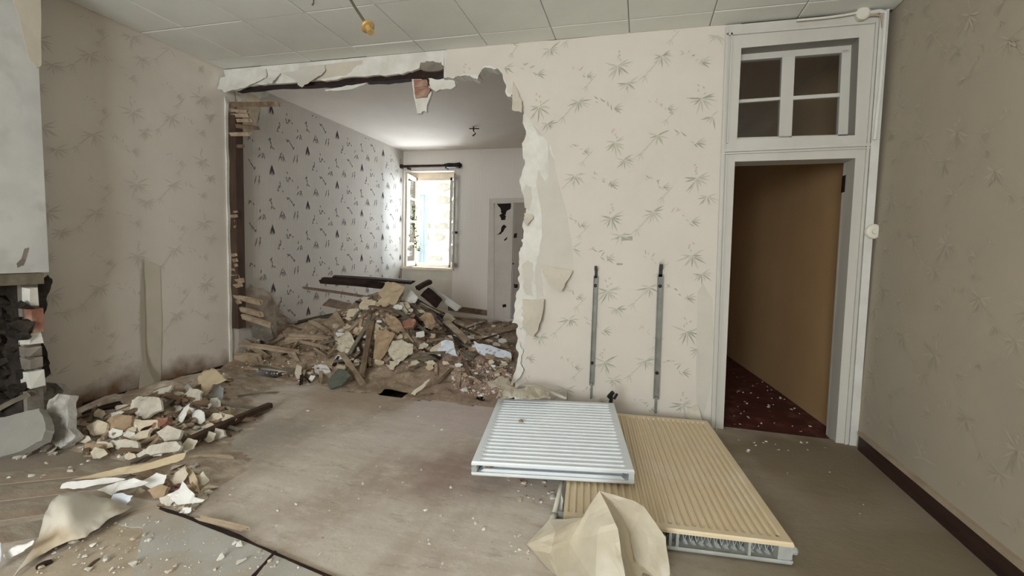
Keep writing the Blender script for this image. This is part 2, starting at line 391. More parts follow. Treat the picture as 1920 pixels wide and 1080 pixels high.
def pt(p, dz=.02):
    return onY(p[0], p[1], p[2]) if len(p) > 2 else at(p[0], p[1], dz)
def hull_mesh(name, sx, sy, sz, mat, seed, n=13):
    rnd = random.Random(seed); bm = bmesh.new()
    for i in range(n):
        v = Vector((rnd.uniform(-1, 1), rnd.uniform(-1, 1), rnd.uniform(-1, 1)))
        v = v/max(.35, v.length)*rnd.uniform(.75, 1.05)
        bm.verts.new((v.x*sx, v.y*sy, v.z*sz))
    r = bmesh.ops.convex_hull(bm, input=bm.verts); bmesh.ops.delete(bm, geom=[g for g in r['geom_interior'] if isinstance(g, bmesh.types.BMVert)], context='VERTS')
    me = bpy.data.meshes.new(name); bm.to_mesh(me); bm.free(); me.materials.append(M[mat]); return me
# ------------------------------------------------------------------ wallpaper prints (flat print lying on the paper)
class Print:
    def __init__(s, fn, ok, nrm): s.fn = fn; s.ok = ok; s.mb = MB(); s.nrm = Vector(nrm); s.k = 0
    def poly(s, pts, mi):
        s.mb.i = mi; s.k += 1; o = s.nrm*((s.k % 17)*.00012); s.mb.add([Vector(s.fn(*p))+o for p in pts], [list(range(len(pts)))])
    def leaf(s, x, y, ang, L, w, mi):
        ca, sa = math.cos(ang), math.sin(ang)
        pr = [(0, 0), (.25, .8), (.55, 1), (1, 0), (.6, -.55), (.25, -.6)]
        pp = [(x+ca*a*L-sa*b*w/2, y+sa*a*L+ca*b*w/2) for a, b in pr]
        if all(s.ok(*p) for p in pp): s.poly(pp, mi)
def palm(P, x, y, sc, rnd, dark, light, bud):
    sc *= 1.3
    for a in (200, 225, 250, 275, 300, 325, 345, 170, 10, 30):
        P.leaf(x+rnd.uniform(-.006, .006), y+rnd.uniform(-.006, .006), math.radians(a+rnd.uniform(-9, 9)), sc*rnd.uniform(.055, .10), .0115*sc, rnd.choice([dark, light, light]))
    if bud is not None:
        for k in range(4): P.leaf(x+rnd.uniform(-.03, .02), y+.03+k*.016*sc, math.radians(rnd.uniform(30, 150)), .02*sc, .013*sc, bud if k > 1 else light)
def sprig(P, x, y, sc, rnd, dark, light, bud, fl=1):
    sc *= 1.25
    for k in range(7):
        t = k/6; px = x+fl*t*.13*sc; py = y-.05*sc*t+.025*math.sin(t*5)*sc
        P.leaf(px, py, math.radians(rnd.choice([60, 100, 140, 20, -30])), rnd.uniform(.02, .05)*sc, .009*sc, bud if (bud is not None and k < 3 and k % 2 == 0) else rnd.choice([dark, light]))
    for a in (-12, 12, 35, -35): P.leaf(x+fl*.12*sc, y-.05*sc, math.radians(a if fl > 0 else 180-a), .06*sc, .01*sc, light if a > 0 else dark)
def branch(P, x, y, sc, rnd, dark, light):
    sc *= 1.3
    for k in range(4): P.leaf(x+k*.022*sc, y+k*.02*sc, math.radians(25+k*9), .045*sc, .007*sc, light)
    for k in range(3): P.leaf(x+.02*sc, y+.01*sc, math.radians(215+k*35), .05*sc, .006*sc, light)
def floral(P, ox, oy, u0, u1, v0, v1, seed, mi=(0, 1, 2)):
    rnd = random.Random(seed); dk, lt, bd = mi; px, py = .62, .585
    for i in range(int((u0-ox)/px)-2, int((u1-ox)/px)+3):
        for j in range(int((v0-oy)/py)-2, int((v1-oy)/py)+3):
            x = ox+i*px; y = oy+j*py-(.283 if i % 2 else 0)
            palm(P, x, y, 1.0, rnd, dk, lt, bd); palm(P, x+.08, y-.135, .75, rnd, dk, lt, None)
            sprig(P, x-.36, y-.01, .8, rnd, dk, lt, bd); palm(P, x-.30, y-.255, .85, rnd, dk, lt, None)
            sprig(P, x-.17, y-.26, 1.0, rnd, dk, lt, bd); branch(P, x+.18, y-.10, 1.0, rnd, dk, lt); branch(P, x-.26, y-.15, .8, rnd, dk, lt)
# ================================================================== SETTING
b = MB(); ep = [(-4.05, EDGE+.05)]; x = -4.05; rr = random.Random(3)
while x < 1.55: x += .09; ep.append((min(x, XR), (3.6 if -3.7 < x < -3.25 or -2.25 < x < -1.88 else EDGE+rr.uniform(.0, .05)) if x < -.97 else D+.03))
poly = [(XL, YR, 0), (XR, YR, 0)]+[(px, py, 0) for px, py in reversed(ep)]
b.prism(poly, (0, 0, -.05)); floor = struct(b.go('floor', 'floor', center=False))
for k, (a, c, w) in enumerate((((-40, 890), (330, 855), 22), ((-40, 918), (300, 880), 26), ((-60, 955), (230, 915), 30), ((-80, 1000), (120, 968), 34))):
    q = [onZ(a[0], a[1], .004), onZ(c[0], c[1], .004), onZ(c[0]-6, c[1]+w*.93, .004), onZ(a[0], a[1]+w, .004)]
    fb_ = MB(); fb_.prism(q, (0, 0, -.0035)); fb_.go('floor_board', 'board_grey', floor)
ff = boxo('floor_far', 'void', None, -4.2, .45, 3.5, 8.0, -.6, -.5); struct(ff)
for xx in (-3.75, -3.05, -2.35, -1.65): boxo('joist', 'wood_dark', ff, xx-.05, xx+.05, 3.72, 7.4, -.5, -.2)
struct(boxo('floor_corridor', 'corr_floor', None, .46, 2.4, 3.8, 8.1, -.06, -.012))
# ceiling and its tiles
ce = struct(boxo('ceiling', 'ceil_gap', None, -4.2, 1.75, YR-.15, 3.98, H+.012, H+.1))
def tile_mesh(w, d):
    b = MB(); e = .006; x, y = w/2, d/2
    V = [(-x, -y, .012), (x, -y, .012), (x, y, .012), (-x, y, .012), (-x, -y, .004), (x, -y, .004), (x, y, .004), (-x, y, .004), (-x+e, -y+e, 0), (x-e, -y+e, 0), (x-e, y-e, 0), (-x+e, y-e, 0)]
    me = bpy.data.meshes.new('ceiling_tile'); me.from_pydata([Vector(v) for v in V], [], [(0, 1, 5, 4), (1, 2, 6, 5), (2, 3, 7, 6), (3, 0, 4, 7), (4, 5, 9, 8), (5, 6, 10, 9), (6, 7, 11, 10), (7, 4, 8, 11), (8, 9, 10, 11)])
    me.materials.append(M['ceil']); return me
gx = [-4.05]+[-.165+.5725*k for k in range(-6, 3)]+[XR]; gy = [YR]+[3.6-.575*k for k in range(9, -1, -1)]+[D]
tm = {}
for i in range(len(gx)-1):
    for j in range(len(gy)-1):
        w, d = round(gx[i+1]-gx[i]-.006, 3), round(gy[j+1]-gy[j]-.006, 3)
        if w < .05 or d < .03: continue
        if (w, d) not in tm: tm[(w, d)] = tile_mesh(w, d)
        o = bpy.data.objects.new('ceiling_tile', tm[(w, d)]); COL.objects.link(o); o.parent = ce
        o.location = Vector(((gx[i]+gx[i+1])/2, (gy[j]+gy[j+1])/2, H+rr.uniform(-.002, .002)))-ce.location
struct(boxo('ceiling_far', 'ceil_far', None, -4.2, .45, 3.95, YF+.05, HF, HF+.1))
struct(boxo('ceiling_corridor', 'corr_wall', None, .46, 2.4, 3.99, 8.1, 2.98, 3.05))
# side walls
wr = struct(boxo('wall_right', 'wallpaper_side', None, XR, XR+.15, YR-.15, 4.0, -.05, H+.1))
wl = struct(boxo('wall_left', 'wallpaper_left', None, XL-.15, XL, YR-.15, 3.95, -.05, H+.1))
wfl = struct(boxo('wall_far_left', 'far_stripe', None, XL-.15, XL, 3.95, YF+.1, -.5, HF+.1))
struct(boxo('wall_far_right', 'far_stripe', None, .35, .45, 3.95, YF+.1, -.5, HF+.1))
b = MB()                                                             # rear wall with the window that lights the room
b.box(-4.05, -2.0, YR-.15, YR, 0, H); b.box(0, XR, YR-.15, YR, 0, H); b.box(-2.0, 0, YR-.15, YR, 0, .72); b.box(-2.0, 0, YR-.15, YR, 2.72, H)
struct(b.go('wall_rear', 'wallpaper_side'))
b = MB(); b.box(-2.0, -1.93, YR-.1, YR-.04, .72, 2.72); b.box(-.07, 0, YR-.1, YR-.04, .72, 2.72); b.box(-1.04, -.96, YR-.1, YR-.04, .72, 2.72); b.box(-1.93, -.07, YR-.1, YR-.04, .72, .79); b.box(-1.93, -.07, YR-.1, YR-.04, 2.65, 2.72)
struct(b.go('window_2', 'white_paint'))
# print on right and left walls
P = Print(lambda u, v: (XR-.0006, u, v), lambda u, v: .2 < v < 2.98 and -.2 < u < 3.78, (-1, 0, 0))
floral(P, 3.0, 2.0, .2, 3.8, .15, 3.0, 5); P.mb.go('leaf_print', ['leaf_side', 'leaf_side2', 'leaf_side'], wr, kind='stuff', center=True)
P = Print(lambda u, v: (XL+.0006, u, v), lambda u, v: .3 < v < 2.98 and 2.0 < u < 3.76, (1, 0, 0))
floral(P, 2.95, 2.35, 1.9, 3.8, .15, 3.0, 6); P.mb.go('leaf_print', ['leaf_left', 'leaf_left', 'leaf_left'], wl, kind='stuff')
# skirting on the right, dark gap strip on the left
bb = struct(boxo('baseboard_right', 'brown_base', None, XR-.022, XR, YR, 3.70, 0, .105))
boxo('skirting_cap', 'trim_beige', bb, XR-.028, XR, YR, 3.70, .105, .128)
struct(boxo('baseboard_left', 'wood_dark', None, XL, XL+.015, 2.5, 3.74, 0, .055))  # dark strip painted for the shaded gap where the baseboard is gone
# ---------------------------------------------------- broken partition
right_edge = [(985, 205), (981, 215), (982, 235), (983, 262), (980, 285), (984, 300), (978, 330), (977, 350), (982, 370), (988, 390), (984, 405), (979, 425), (977, 450), (975, 470), (973, 490), (975, 515), (974, 540), (968, 560), (963, 592), (972, 612), (970, 640), (973, 665), (968, 700), (966, 722)]
top_edge = [(832, 146), (850, 147), (866, 142), (880, 141), (885, 145), (895, 149), (900, 136), (905, 129), (918, 127), (932, 128), (940, 136), (944, 150), (948, 168), (950, 178), (960, 182), (962, 170), (969, 185), (975, 197), (980, 206)]
top_edge = jag(top_edge, 3, 2, False); right_edge = jag(right_edge, 4, 2, False)
zl = lambda q: onY(q[0], q[1], D)
edge3 = [zl(q) for q in top_edge+right_edge]
x832 = zl((832, 100)).x
poly = [Vector((x832, D, H))]+edge3+[Vector((edge3[-1].x-.005, D, -.03)), Vector((.62, D, -.03)), Vector((.62, D, H))]
b = MB(); b.prism(poly, (0, .12, 0)); wb = struct(b.go('wall_back', 'plaster'))
# strip of plaster left between ceiling and broken edge
strip_low = [(428, 168), (450, 166), (470, 161), (500, 158), (560, 154), (600, 150), (640, 146), (700, 141), (742, 139), (765, 134), (786, 128), (789, 117), (812, 114), (828, 116), (833, 127), (833, 146)]
poly = [Vector((XL, D, H))]+[zl(q) for q in jag(strip_low, 3, 2, False)]+[Vector((x832, D, H))]
b = MB(); b.prism(poly, (0, .03, 0)); b.go('plaster_strip', 'plaster', wb)
# old oak lintel in the broken wall, and the masonry pocket at its end
bm_poly = jag([(440, 155), (520, 143), (600, 136), (700, 128), (786, 118), (832, 118), (834, 142), (790, 147), (742, 150), (700, 152), (650, 155), (600, 159), (540, 162), (466, 168), (440, 170)], 2, 2)
ppx('lintel_beam', 'wood_dark', bm_poly, D+.035, .08, wb)
ppx('masonry_block', 'stone_grey', jag([(789, 117), (812, 113), (828, 116), (833, 128), (820, 133), (790, 131)], 2), D+.012, .03, wb)
ppx('plaster_fragment', 'plaster', jag([(608, 168), (650, 160), (694, 153), (668, 164), (640, 169), (612, 171)], 2), D+.06, .03, wb)
ppx('plaster_fragment', 'plaster', jag([(772, 147), (788, 146), (803, 160), (809, 172), (804, 188), (800, 210), (791, 209), (782, 213), (778, 190)], 2), D+.05, .03, wb)
ppx('brick', 'brick', jag([(775, 149), (800, 149), (802, 162), (776, 164)], 1.2, 1), D+.035, .05, wb)
ppx('brick', 'brick', jag([(777, 165), (803, 163), (807, 170), (800, 182), (779, 184)], 1.5, 1), D+.035, .05, wb)
ppx('plaster_fragment', 'plaster', jag([(803, 147), (832, 147), (848, 150), (854, 158), (842, 167), (828, 168), (816, 172), (808, 166)], 3), D+.03, .03, wb)
# wallpaper, lining and beige strip on the wall face
LP = [(837, 92), (1100, 70), (1361, 47), (1335, 803), (1200, 790), (1000, 764), (974, 748), (977, 715), (984, 690), (981, 650), (985, 630), (1002, 632), (1008, 600), (1005, 562), (1022, 555), (1016, 500), (1075, 507), (1068, 430), (1052, 360), (1040, 300), (1024, 262), (1005, 236), (986, 216), (974, 197), (966, 168), (960, 178), (951, 172), (946, 148), (940, 131), (920, 123), (905, 125), (897, 143), (883, 138), (866, 139), (850, 144), (836, 142)]
def wallsheet(name, mat, pl, dy, parent, th=.0012, amp=2.5):
    pl = jag(pl, amp, 2); b = MB(); b.prism([onY(x, y, D)+Vector((0, -dy, 0)) for x, y in pl], (0, th, 0)); return b.go(name, mat, parent), pl
wallsheet('lining_paper', 'lining', [(1000, 232), (1024, 262), (1040, 300), (1052, 360), (1068, 430), (1078, 512), (1018, 520), (1020, 560), (1000, 640), (984, 640), (992, 590), (1006, 560), (1004, 500), (1012, 470), (1016, 430), (1014, 390), (1006, 350), (1010, 318), (1022, 340), (1029, 330), (1026, 262), (1008, 252)], .0022, wb)
wallsheet('lining_paper', 'lining', [(986, 345), (996, 350), (998, 372), (992, 395), (984, 390)], .0020, wb, amp=3)
wallsheet('lining_paper', 'lining', [(978, 500), (990, 488), (999, 500), (996, 530), (1000, 556), (986, 552), (982, 530)], .0020, wb, amp=3)
wallsheet('lining_paper', 'beige_paper', [(560, 127), (680, 113), (672, 122), (660, 133), (645, 142), (600, 149), (560, 152)], .0018, wb)
_, lp = wallsheet('wallpaper_sheet', 'wallpaper', LP, .0038, wb)
LPw = [(onY(x, y, D).x, onY(x, y, D).z) for x, y in lp]
P = Print(lambda u, v: (u, D-.0044, v), lambda u, v: inside((u, v), LPw), (0, -1, 0))
floral(P, -.237, 2.181, -1.7, .65, 0, 3.0, 11, (1, 0, 2)); P.mb.go('leaf_print', ['leaf', 'leaf_dark', 'bud'], wb, kind='stuff')
wallsheet('peeled_strip', 'lining', [(1308, 545), (1318, 530), (1336, 560), (1338, 700), (1322, 770), (1312, 790), (1305, 740), (1306, 640)], .0055, wb, amp=1.5)
sheet('scrape_mark', [(1164, 444), (1186, 443), (1186, 451), (1166, 452)], ('y', D-.004), 'leaf_dark', wb, amp=.0005, jg=.8, th=.001)
sheet('scrape_mark', [(1156, 493), (1168, 494), (1167, 497), (1156, 497)], ('y', D-.004), 'leaf_dark', wb, amp=.0005, jg=0, th=.001)
# torn flaps that hang from the wall face
def curl(x0, y0, x1, y1, amt):     # lifts toward the room as it goes from point 0 to point 1
    L2 = (x1-x0)**2+(y1-y0)**2
    return lambda x, y: (0, -amt*max(0, ((x-x0)*(x1-x0)+(y-y0)*(y1-y0))/L2)**1.6-.006, 0)
for pl, mt, cu in (
    ([(420, 148), (447, 136), (470, 133), (500, 130), (500, 147), (484, 155), (467, 167), (452, 172), (437, 179), (421, 172)], 'plaster', (460, 132, 445, 178, .07)),
    ([(503, 129), (515, 133), (528, 138), (522, 150), (519, 161), (503, 159), (508, 145)], 'plaster', (515, 130, 512, 160, .05)),
    ([(531, 138), (570, 128), (611, 123), (612, 132), (607, 142), (593, 152), (585, 161), (576, 169), (566, 163), (558, 152)], 'lining', (575, 127, 577, 168, .06)),
    ([(963, 153), (972, 172), (981, 192), (982, 216), (972, 213), (963, 209)], 'beige_paper', (966, 152, 972, 216, .06)),
    ([(1015, 497), (1040, 502), (1075, 507), (1066, 525), (1056, 546), (1040, 540), (1029, 531), (1022, 515)], 'beige_paper', (1030, 498, 1058, 545, .10)),
    ([(980, 560), (1000, 562), (1023, 560), (1021, 585), (1014, 610), (1005, 629), (992, 622), (980, 612), (978, 590)], 'beige_paper', (982, 590, 1018, 605, .09)),
    ([(974, 640), (982, 655), (977, 680), (984, 692), (974, 708), (962, 722), (966, 700), (972, 672)], 'plaster', (978, 640, 968, 720, .07)),
    ([(985, 590), (978, 575), (962, 604), (971, 607), (976, 618), (985, 612)], 'plaster', (985, 600, 962, 606, .03)),
    ([(983, 400), (998, 402), (1000, 412), (990, 424), (982, 416)], 'beige_paper', (985, 402, 992, 424, .05)),
    ([(1290, 765), (1305, 758), (1312, 772), (1316, 786), (1300, 786), (1288, 780)], 'beige_paper', (1292, 762, 1312, 786, .06))):
    sheet('wallpaper_flap', pl, ('y', D-.005), mt, wb, amp=.006, freq=14, off=curl(*cu), step=5, jg=2)
# ---------------------------------------------------- stub of the partition on the left wall
ev = [(XL+rr.uniform(.008, .026), D+.002, .02+z*.14) for z in range(20)]
b = MB(); b.prism([Vector((XL+.001, D+.002, 2.75)), Vector((XL+.001, D+.002, .0))]+[Vector(e) for e in ev], (0, .03, 0)); b.go('plaster_edge', 'plaster', wb)
st = boxo('timber_post', 'wood_post', None, XL+.003, XL+.095, 3.855, 3.95, .42, 2.60)
st.parent = wb; st.location = st.location-wb.location
lr = random.Random(21)
for a, c, w, mt in (((429, 196), (526, 195), .045, 'wood_brown'), ((429, 208), (467, 209), .03, 'wood'), ((429, 217), (468, 216), .035, 'wood'), ((429, 226), (470, 226), .03, 'wood'), ((429, 235), (487, 241), .035, 'wood_brown'), ((430, 252), (472, 251), .035, 'wood'), ((444, 274), (457, 274), .03, 'wood_brown'),
    ((428, 397), (443, 397), .02, 'wood'), ((428, 405), (444, 405), .028, 'wood'), ((428, 415), (443, 415), .028, 'wood'), ((428, 425), (442, 425), .02, 'wood'),
    ((428, 478), (442, 478), .028, 'wood'), ((428, 488), (443, 488), .035, 'wood'), ((428, 497), (443, 497), .03, 'wood'), ((428, 506), (443, 506), .038, 'wood'), ((428, 517), (449, 518), .038, 'wood'), ((428, 527), (457, 526), .045, 'wood'), ((428, 536), (453, 534), .038, 'wood'),
    ((429, 555), (492, 568), .045, 'wood'), ((429, 565), (450, 566), .038, 'wood'), ((429, 576), (492, 590), .05, 'wood'), ((429, 588), (511, 611), .05, 'wood')):
    p0, p1 = onY(*a, 3.885+lr.uniform(-.02, .03)), onY(*c, 3.86+lr.uniform(-.06, .02))
    p0.x = max(p0.x, XL+.005)
    plank('lath', p0, p1, .03, w, mt, wb)
sheet('torn_plaster', [(442, 545), (470, 538), (505, 548), (520, 575), (545, 600), (530, 622), (480, 615), (444, 610)], ('x', XL+.012), 'torn_brown', wfl, amp=.012, jg=4, step=5)
sheet('torn_plaster', [(444, 176), (470, 172), (488, 190), (484, 215), (470, 245), (446, 262)], ('x', XL+.010), 'cream_chip', wfl, amp=.008, jg=4, step=5)
sheet('torn_paper', [(440, 172), (475, 168), (510, 172), (500, 182), (470, 190), (450, 200)], ('x', XL+.01), 'plaster', wfl, amp=.006, jg=3)
# figure print of the far room's wallpaper
P = Print(lambda u, v: (XL+.0006, u, v), lambda u, v: .25 < v < 2.95 and 4.08 < u < YF-.03, (1, 0, 0))
def stroke(x0, y0, x1, y1, w, mi):
    L = math.hypot(x1-x0, y1-y0); P.leaf(x0, y0, math.atan2(y1-y0, x1-x0), L, w, mi)
GLY = {'bunch': [(0, .06, -.028, -.04), (.002, .07, -.01, -.045), (.005, .06, .012, -.045), (0, .05, .03, -.03), (0, .07, .004, 0), (-.012, .03, -.02, -.035), (.012, .03, .022, -.035)],
       'ior': [(-.03, .05, -.022, .02), (-.04, 0, -.025, -.05), (-.04, -.045, .0, -.05), (.0, 0, -.01, -.045), (.0, 0, .02, -.03), (.03, -.02, .045, -.045)],
       'if': [(-.01, .05, -.035, -.05), (.02, .045, .01, -.05), (.01, .045, .03, .04), (.005, 0, .03, -.005)],
       'man': [(0, .06, .01, .01), (.01, .03, -.03, -.04), (.015, .0, -.02, .01), (-.03, -.04, .0, -.035), (.03, -.03, .045, -.045)],
       'walk': [(0, .06, -.012, .01), (-.01, .03, .01, -.02), (.008, -.01, -.005, -.06), (.01, -.03, .045, -.055), (0, .05, -.03, .02)],
       'bone': [(-.05, .04, -.01, .025), (-.04, .015, -.015, .03), (-.01, .03, .045, -.035), (.03, -.02, .05, -.045), (.05, -.01, .04, -.045), (-.02, .045, .0, .02)],
       'lo': [(-.02, .06, -.03, .02), (-.01, .0, -.045, -.05), (.01, .0, .0, -.05), (.02, .0, .03, -.05), (0, .005, .03, 0)],
       'a': [(0, .06, -.045, -.05), (.0, .05, .045, -.045), (-.015, .01, .0, -.04), (.01, .01, .015, -.045), (-.02, .0, .02, .005)]}
k = .668/380; ky = .588/227
cell = [('bunch', 0, 0), ('ior', 105, 10), ('if', -80, 75), ('man', 45, 90), ('walk', -5, 205), ('bone', 110, 175), ('lo', -55, 285), ('a', 60, 275)]
for i in range(-1, 6):
    for j in range(-5, 4):
        for nm, dx, dy in cell:
            u = 4.435+i*.589+dx*ky; v = 2.116+j*.668-(.334 if i % 2 else 0)-dy*k
            for s_ in GLY[nm]: stroke(u+s_[0]*1.35, v+s_[1]*1.15, u+s_[2]*1.35, v+s_[3]*1.15, .017, 1 if nm == 'bunch' else 0)
P.mb.go('figure_print', ['fig', 'fig_dark'], wfl, kind='stuff')
# ---------------------------------------------------- far wall, window, curtain rod, cupboard
wx0, wx1, wz0, wz1 = onY(757, 410, YF).x, onY(850, 410, YF).x, onY(800, 501, YF).z, onY(800, 321, YF).z
b = MB(); b.box(XL, wx0, YF, YF+.35, -.5, HF+.05); b.box(wx1, .45, YF, YF+.35, -.5, HF+.05); b.box(wx0, wx1, YF, YF+.35, -.5, wz0); b.box(wx0, wx1, YF, YF+.35, wz1, HF+.05)
wf = struct(b.go('wall_far', 'far_stripe2'))
ppx('plain_panel', 'lining', [(756, 506), (848, 507), (846, 582), (756, 570)], YF-.004, .004, wf)
ppx('skirting', 'wood_brown', [(840, 572), (914, 582), (914, 592), (840, 582)], YF-.02, .02, wf)
win = struct(thing('window_1', (wx0, YF, wz0)))
Yf = YF+.16
boxo('window_sill', 'frame_cream', win, wx0-.02, wx1+.03, YF-.05, Yf+.1, wz0-.04, wz0)
fx0 = onY(780, 410, Yf).x; fx1 = onY(845, 410, Yf).x; fzt = onY(812, 333, Yf).z; fzb = wz0
boxo('frame_jamb', 'frame_cream', win, fx0-.04, fx0+.02, Yf, Yf+.06, fzb, fzt); boxo('frame_jamb', 'frame_grey', win, fx1-.02, fx1+.04, Yf, Yf+.06, fzb, fzt)
boxo('frame_head', 'frame_cream', win, wx0, wx1, Yf, Yf+.06, fzt-.05, wz1); boxo('frame_bottom_rail', 'frame_cream', win, fx0, fx1, Yf, Yf+.06, fzb, fzb+.05)
boxo('frame_panel', 'frame_cream', win, wx0, fx0-.04, Yf, Yf+.06, fzb, fzt)
def casement(A, B, zb, zt, mats, nb):
    A, B = Vector((A[0], A[1], 0)), Vector((B[0], B[1], 0)); d = (B-A); L = d.length; d.normalize(); nn = Vector((-d.y, d.x, 0))*.035
    c = MB(); s = .05
    for (l0, l1, z0, z1) in [(0, s, zb, zt), (L-s, L, zb, zt), (s, L-s, zb, zb+.08), (s, L-s, zt-.06, zt)]+[(s, L-s, zb+(zt-zb)*i/nb-.014, zb+(zt-zb)*i/nb+.014) for i in range(1, nb)]:
        c.obox(A+d*l0+Vector((0, 0, z0)), d*(l1-l0), nn, Vector((0, 0, z1-z0)))
    o = c.go('casement', mats, win)
    for i in range(nb):
        g = MB(); g.obox(A+d*s+nn*.4+Vector((0, 0, zb+(zt-zb)*i/nb+.01)), d*(L-2*s), nn*.12, Vector((0, 0, (zt-zb)/nb-.02))); g.go('pane', 'glass', o)
    return o
pA = onY(777, 410, Yf); pB = onY(759, 410, 7.06)
casement((pA.x, Yf-.01), (pB.x, 7.06), fzb+.02, fzt-.01, 'frame_cream', 4)
qA = onY(846, 410, Yf); qB = onY(849.5, 410, 7.1)
ca = casement((qA.x+.01, Yf-.01), (qB.x, 7.1), fzb+.02, fzt-.01, 'frame_grey', 4)
b = MB(); p = onY(852, 436, 7.15); b.box(p.x-.03, p.x+.05, 7.13, 7.17, p.z-.02, p.z+.02); b.go('handle', 'steel_dark', ca)
b = MB(); p0, p1 = onY(753, 312, YF-.09), onY(862, 310, YF-.09)
b.tube([p0, p1], .022); rod = thing('curtain_rod', (p0+p1)/2, 'dark wooden curtain rod above the far window', 'curtain rod'); b.go('rod', 'wood_dark', rod)
b = MB(); b.tube([p1+Vector((dx, 0, 0)) for dx in (-.28, -.2, -.1, 0, .02)], [.03, .045, .04, .05, .02]); b.go('cord_wrap', 'black', rod)
for pp in (p0, p1):
    b = MB(); b.tube([pp+Vector((0, 0, -.035)), pp+Vector((0, 0, -.03)), pp+Vector((0, 0, 0)), pp+Vector((0, 0, .03)), pp+Vector((0, 0, .035))], [.01, .03, .042, .03, .01]); b.go('finial', 'wood_dark', rod)
for xx in (p0.x+.12, p1.x-.25): boxo('bracket', 'steel_dark', rod, xx-.012, xx+.012, YF-.1, YF, p0.z-.05, p0.z-.015)
# cupboard in the far wall
cup = thing('cupboard', onY(945, 590, YF), 'tall cream built-in cupboard with torn holes in its door, beside the far window', 'cupboard')
fr = []
b = MB(); b.prism([onY(x, y, YF-.045) for x, y in [(917, 372), (926, 381), (926, 598), (913, 598)]], (0, .045, 0)); b.go('frame_stile', 'far_door', cup)
b = MB(); b.prism([onY(x, y, YF-.045) for x, y in [(917, 372), (1010, 370), (1010, 379), (926, 381)]], (0, .045, 0)); b.go('frame_head', 'far_door', cup)
b = MB(); b.prism([onY(x, y, YF-.045) for x, y in [(1009, 379), (1018, 370), (1014, 598), (1005, 598)]], (0, .045, 0)); b.go('frame_stile', 'far_door', cup)
dl = ppx('door', 'far_door', [(927, 381), (963, 380), (957, 598), (921, 598)], YF-.03, .03, cup)
dr = ppx('door', 'far_door2', [(964.5, 380), (1008, 379), (1004, 598), (958.5, 598)], YF-.03, .03, cup)
for pl, par in (([(932, 382), (958, 381), (957, 392), (950, 396), (949, 402), (944, 404), (939, 398), (938, 390)], dl), ([(936, 404), (942, 400), (949, 405), (948, 412), (940, 413)], dl), ([(945, 421), (941, 424), (939, 434), (931, 441), (939, 439), (944, 434), (947, 428), (950, 425)], dl), ([(945, 450), (951, 444), (950, 449), (946, 452)], dl),
                ([(964, 438), (970, 437), (969, 446), (963, 447)], dr), ([(963, 532), (971, 533), (970, 540), (964, 540)], dr), ([(942, 571), (948, 570), (949, 576), (943, 577)], dl), ([(961, 493), (964, 493), (963, 496), (961, 496)], dr)):
    ppx('broken_hole', 'hole', jag(pl, 1, 1), YF-.0312, .002, par)
# outside: neighbouring wall with separate stones, shutter, ivy
nb = thing('stone_building', (-5, 10.6, -1), 'sunlit pale stone house wall seen through the far window', 'building')
boxo('wall', 'ext', nb, -9.5, 2.0, 10.6, 10.9, -1, 7)
sr = random.Random(5); q0 = onY(800, 500, 10.55); q1 = onY(846, 330, 10.55)
zz = q0.z-.5
while zz < q1.z+.6:
    hh = sr.uniform(.2, .32); xx = q0.x-.5+sr.uniform(-.1, 0)
    while xx < q1.x+.7:
        ww = sr.uniform(.22, .5) if sr.random() < .6 else sr.uniform(.1, .2)
        big = q0.x+.12 < xx < q0.x+.4
        if sr.random() < .55 or big:
            if big: ww = sr.uniform(.4, .55)
            me = hull_mesh('stone', ww*.5, .06, hh*.44, 'ext_stone', sr.randint(0, 9999), 22)
            o = bpy.data.objects.new('stone', me); COL.objects.link(o); o.parent = nb; o.location = Vector((xx+ww/2, 10.59, zz+hh/2))-nb.location
        xx += ww+sr.uniform(.03, .12)
    zz += hh+.03
sh = thing('shutter', onY(790, 490, 7.86)-win.location); sh.parent = win
s0, s1 = onY(783, 490, 7.86), onY(800, 490, 7.86); zt_ = onY(790, 334, 7.86).z
for i in range(3):
    xa = s0.x+(s1.x-s0.x)*i/3; boxo('board', 'shutter', sh, xa+.002, xa+(s1.x-s0.x)/3-.002, 7.85, 7.88, s0.z-.02, zt_)
boxo('batten', 'shutter', sh, s0.x, s1.x, 7.80, 7.85, s0.z+.2, s0.z+.28); boxo('batten', 'shutter', sh, s0.x, s1.x, 7.80, 7.85, zt_-.3, zt_-.22)
iv = thing('ivy_sprig', onY(778, 470, 7.5), 'thin ivy sprig trailing over the open casement', 'plant')
b = MB(); pts = [onY(x, y, 7.52) for x, y in [(779, 384), (778, 400), (775, 415), (776, 430), (779, 445), (781, 460), (782, 470)]]; b.tube(pts, .006, 5); b.go('stem', 'ivy', iv)
b = MB(); ir = random.Random(2)
for i in range(46):
    p = pts[ir.randrange(len(pts)-1)].lerp(pts[ir.randrange(1, len(pts))], .0); j = ir.randrange(len(pts)-1); p = pts[j].lerp(pts[j+1], ir.random())+Vector((ir.uniform(-.05, .05), ir.uniform(-.04, .04), ir.uniform(-.03, .03)))
    a = ir.uniform(0, 6.28); r = ir.uniform(.014, .028); ex = Vector((math.cos(a), ir.uniform(-.3, .3), math.sin(a)))*r; ey = Vector((-math.sin(a), ir.uniform(-.3, .3), math.cos(a)))*r*.7
    b.add([p-ex, p-ey*.9, p+ex, p+ey], [(0, 1, 2, 3)])
b.go('leaves', 'ivy', iv, kind='stuff')
hk = onZ(888, 238, HF); b = MB(); b.tube([hk+Vector((0, 0, .0)), hk+Vector((0, 0, -.05)), hk+Vector((.03, 0, -.09)), hk+Vector((-.01, 0, -.12))], .009, 6); b.tube([hk+Vector((-.06, 0, -.02)), hk+Vector((.08, 0, -.025))], .007, 6)
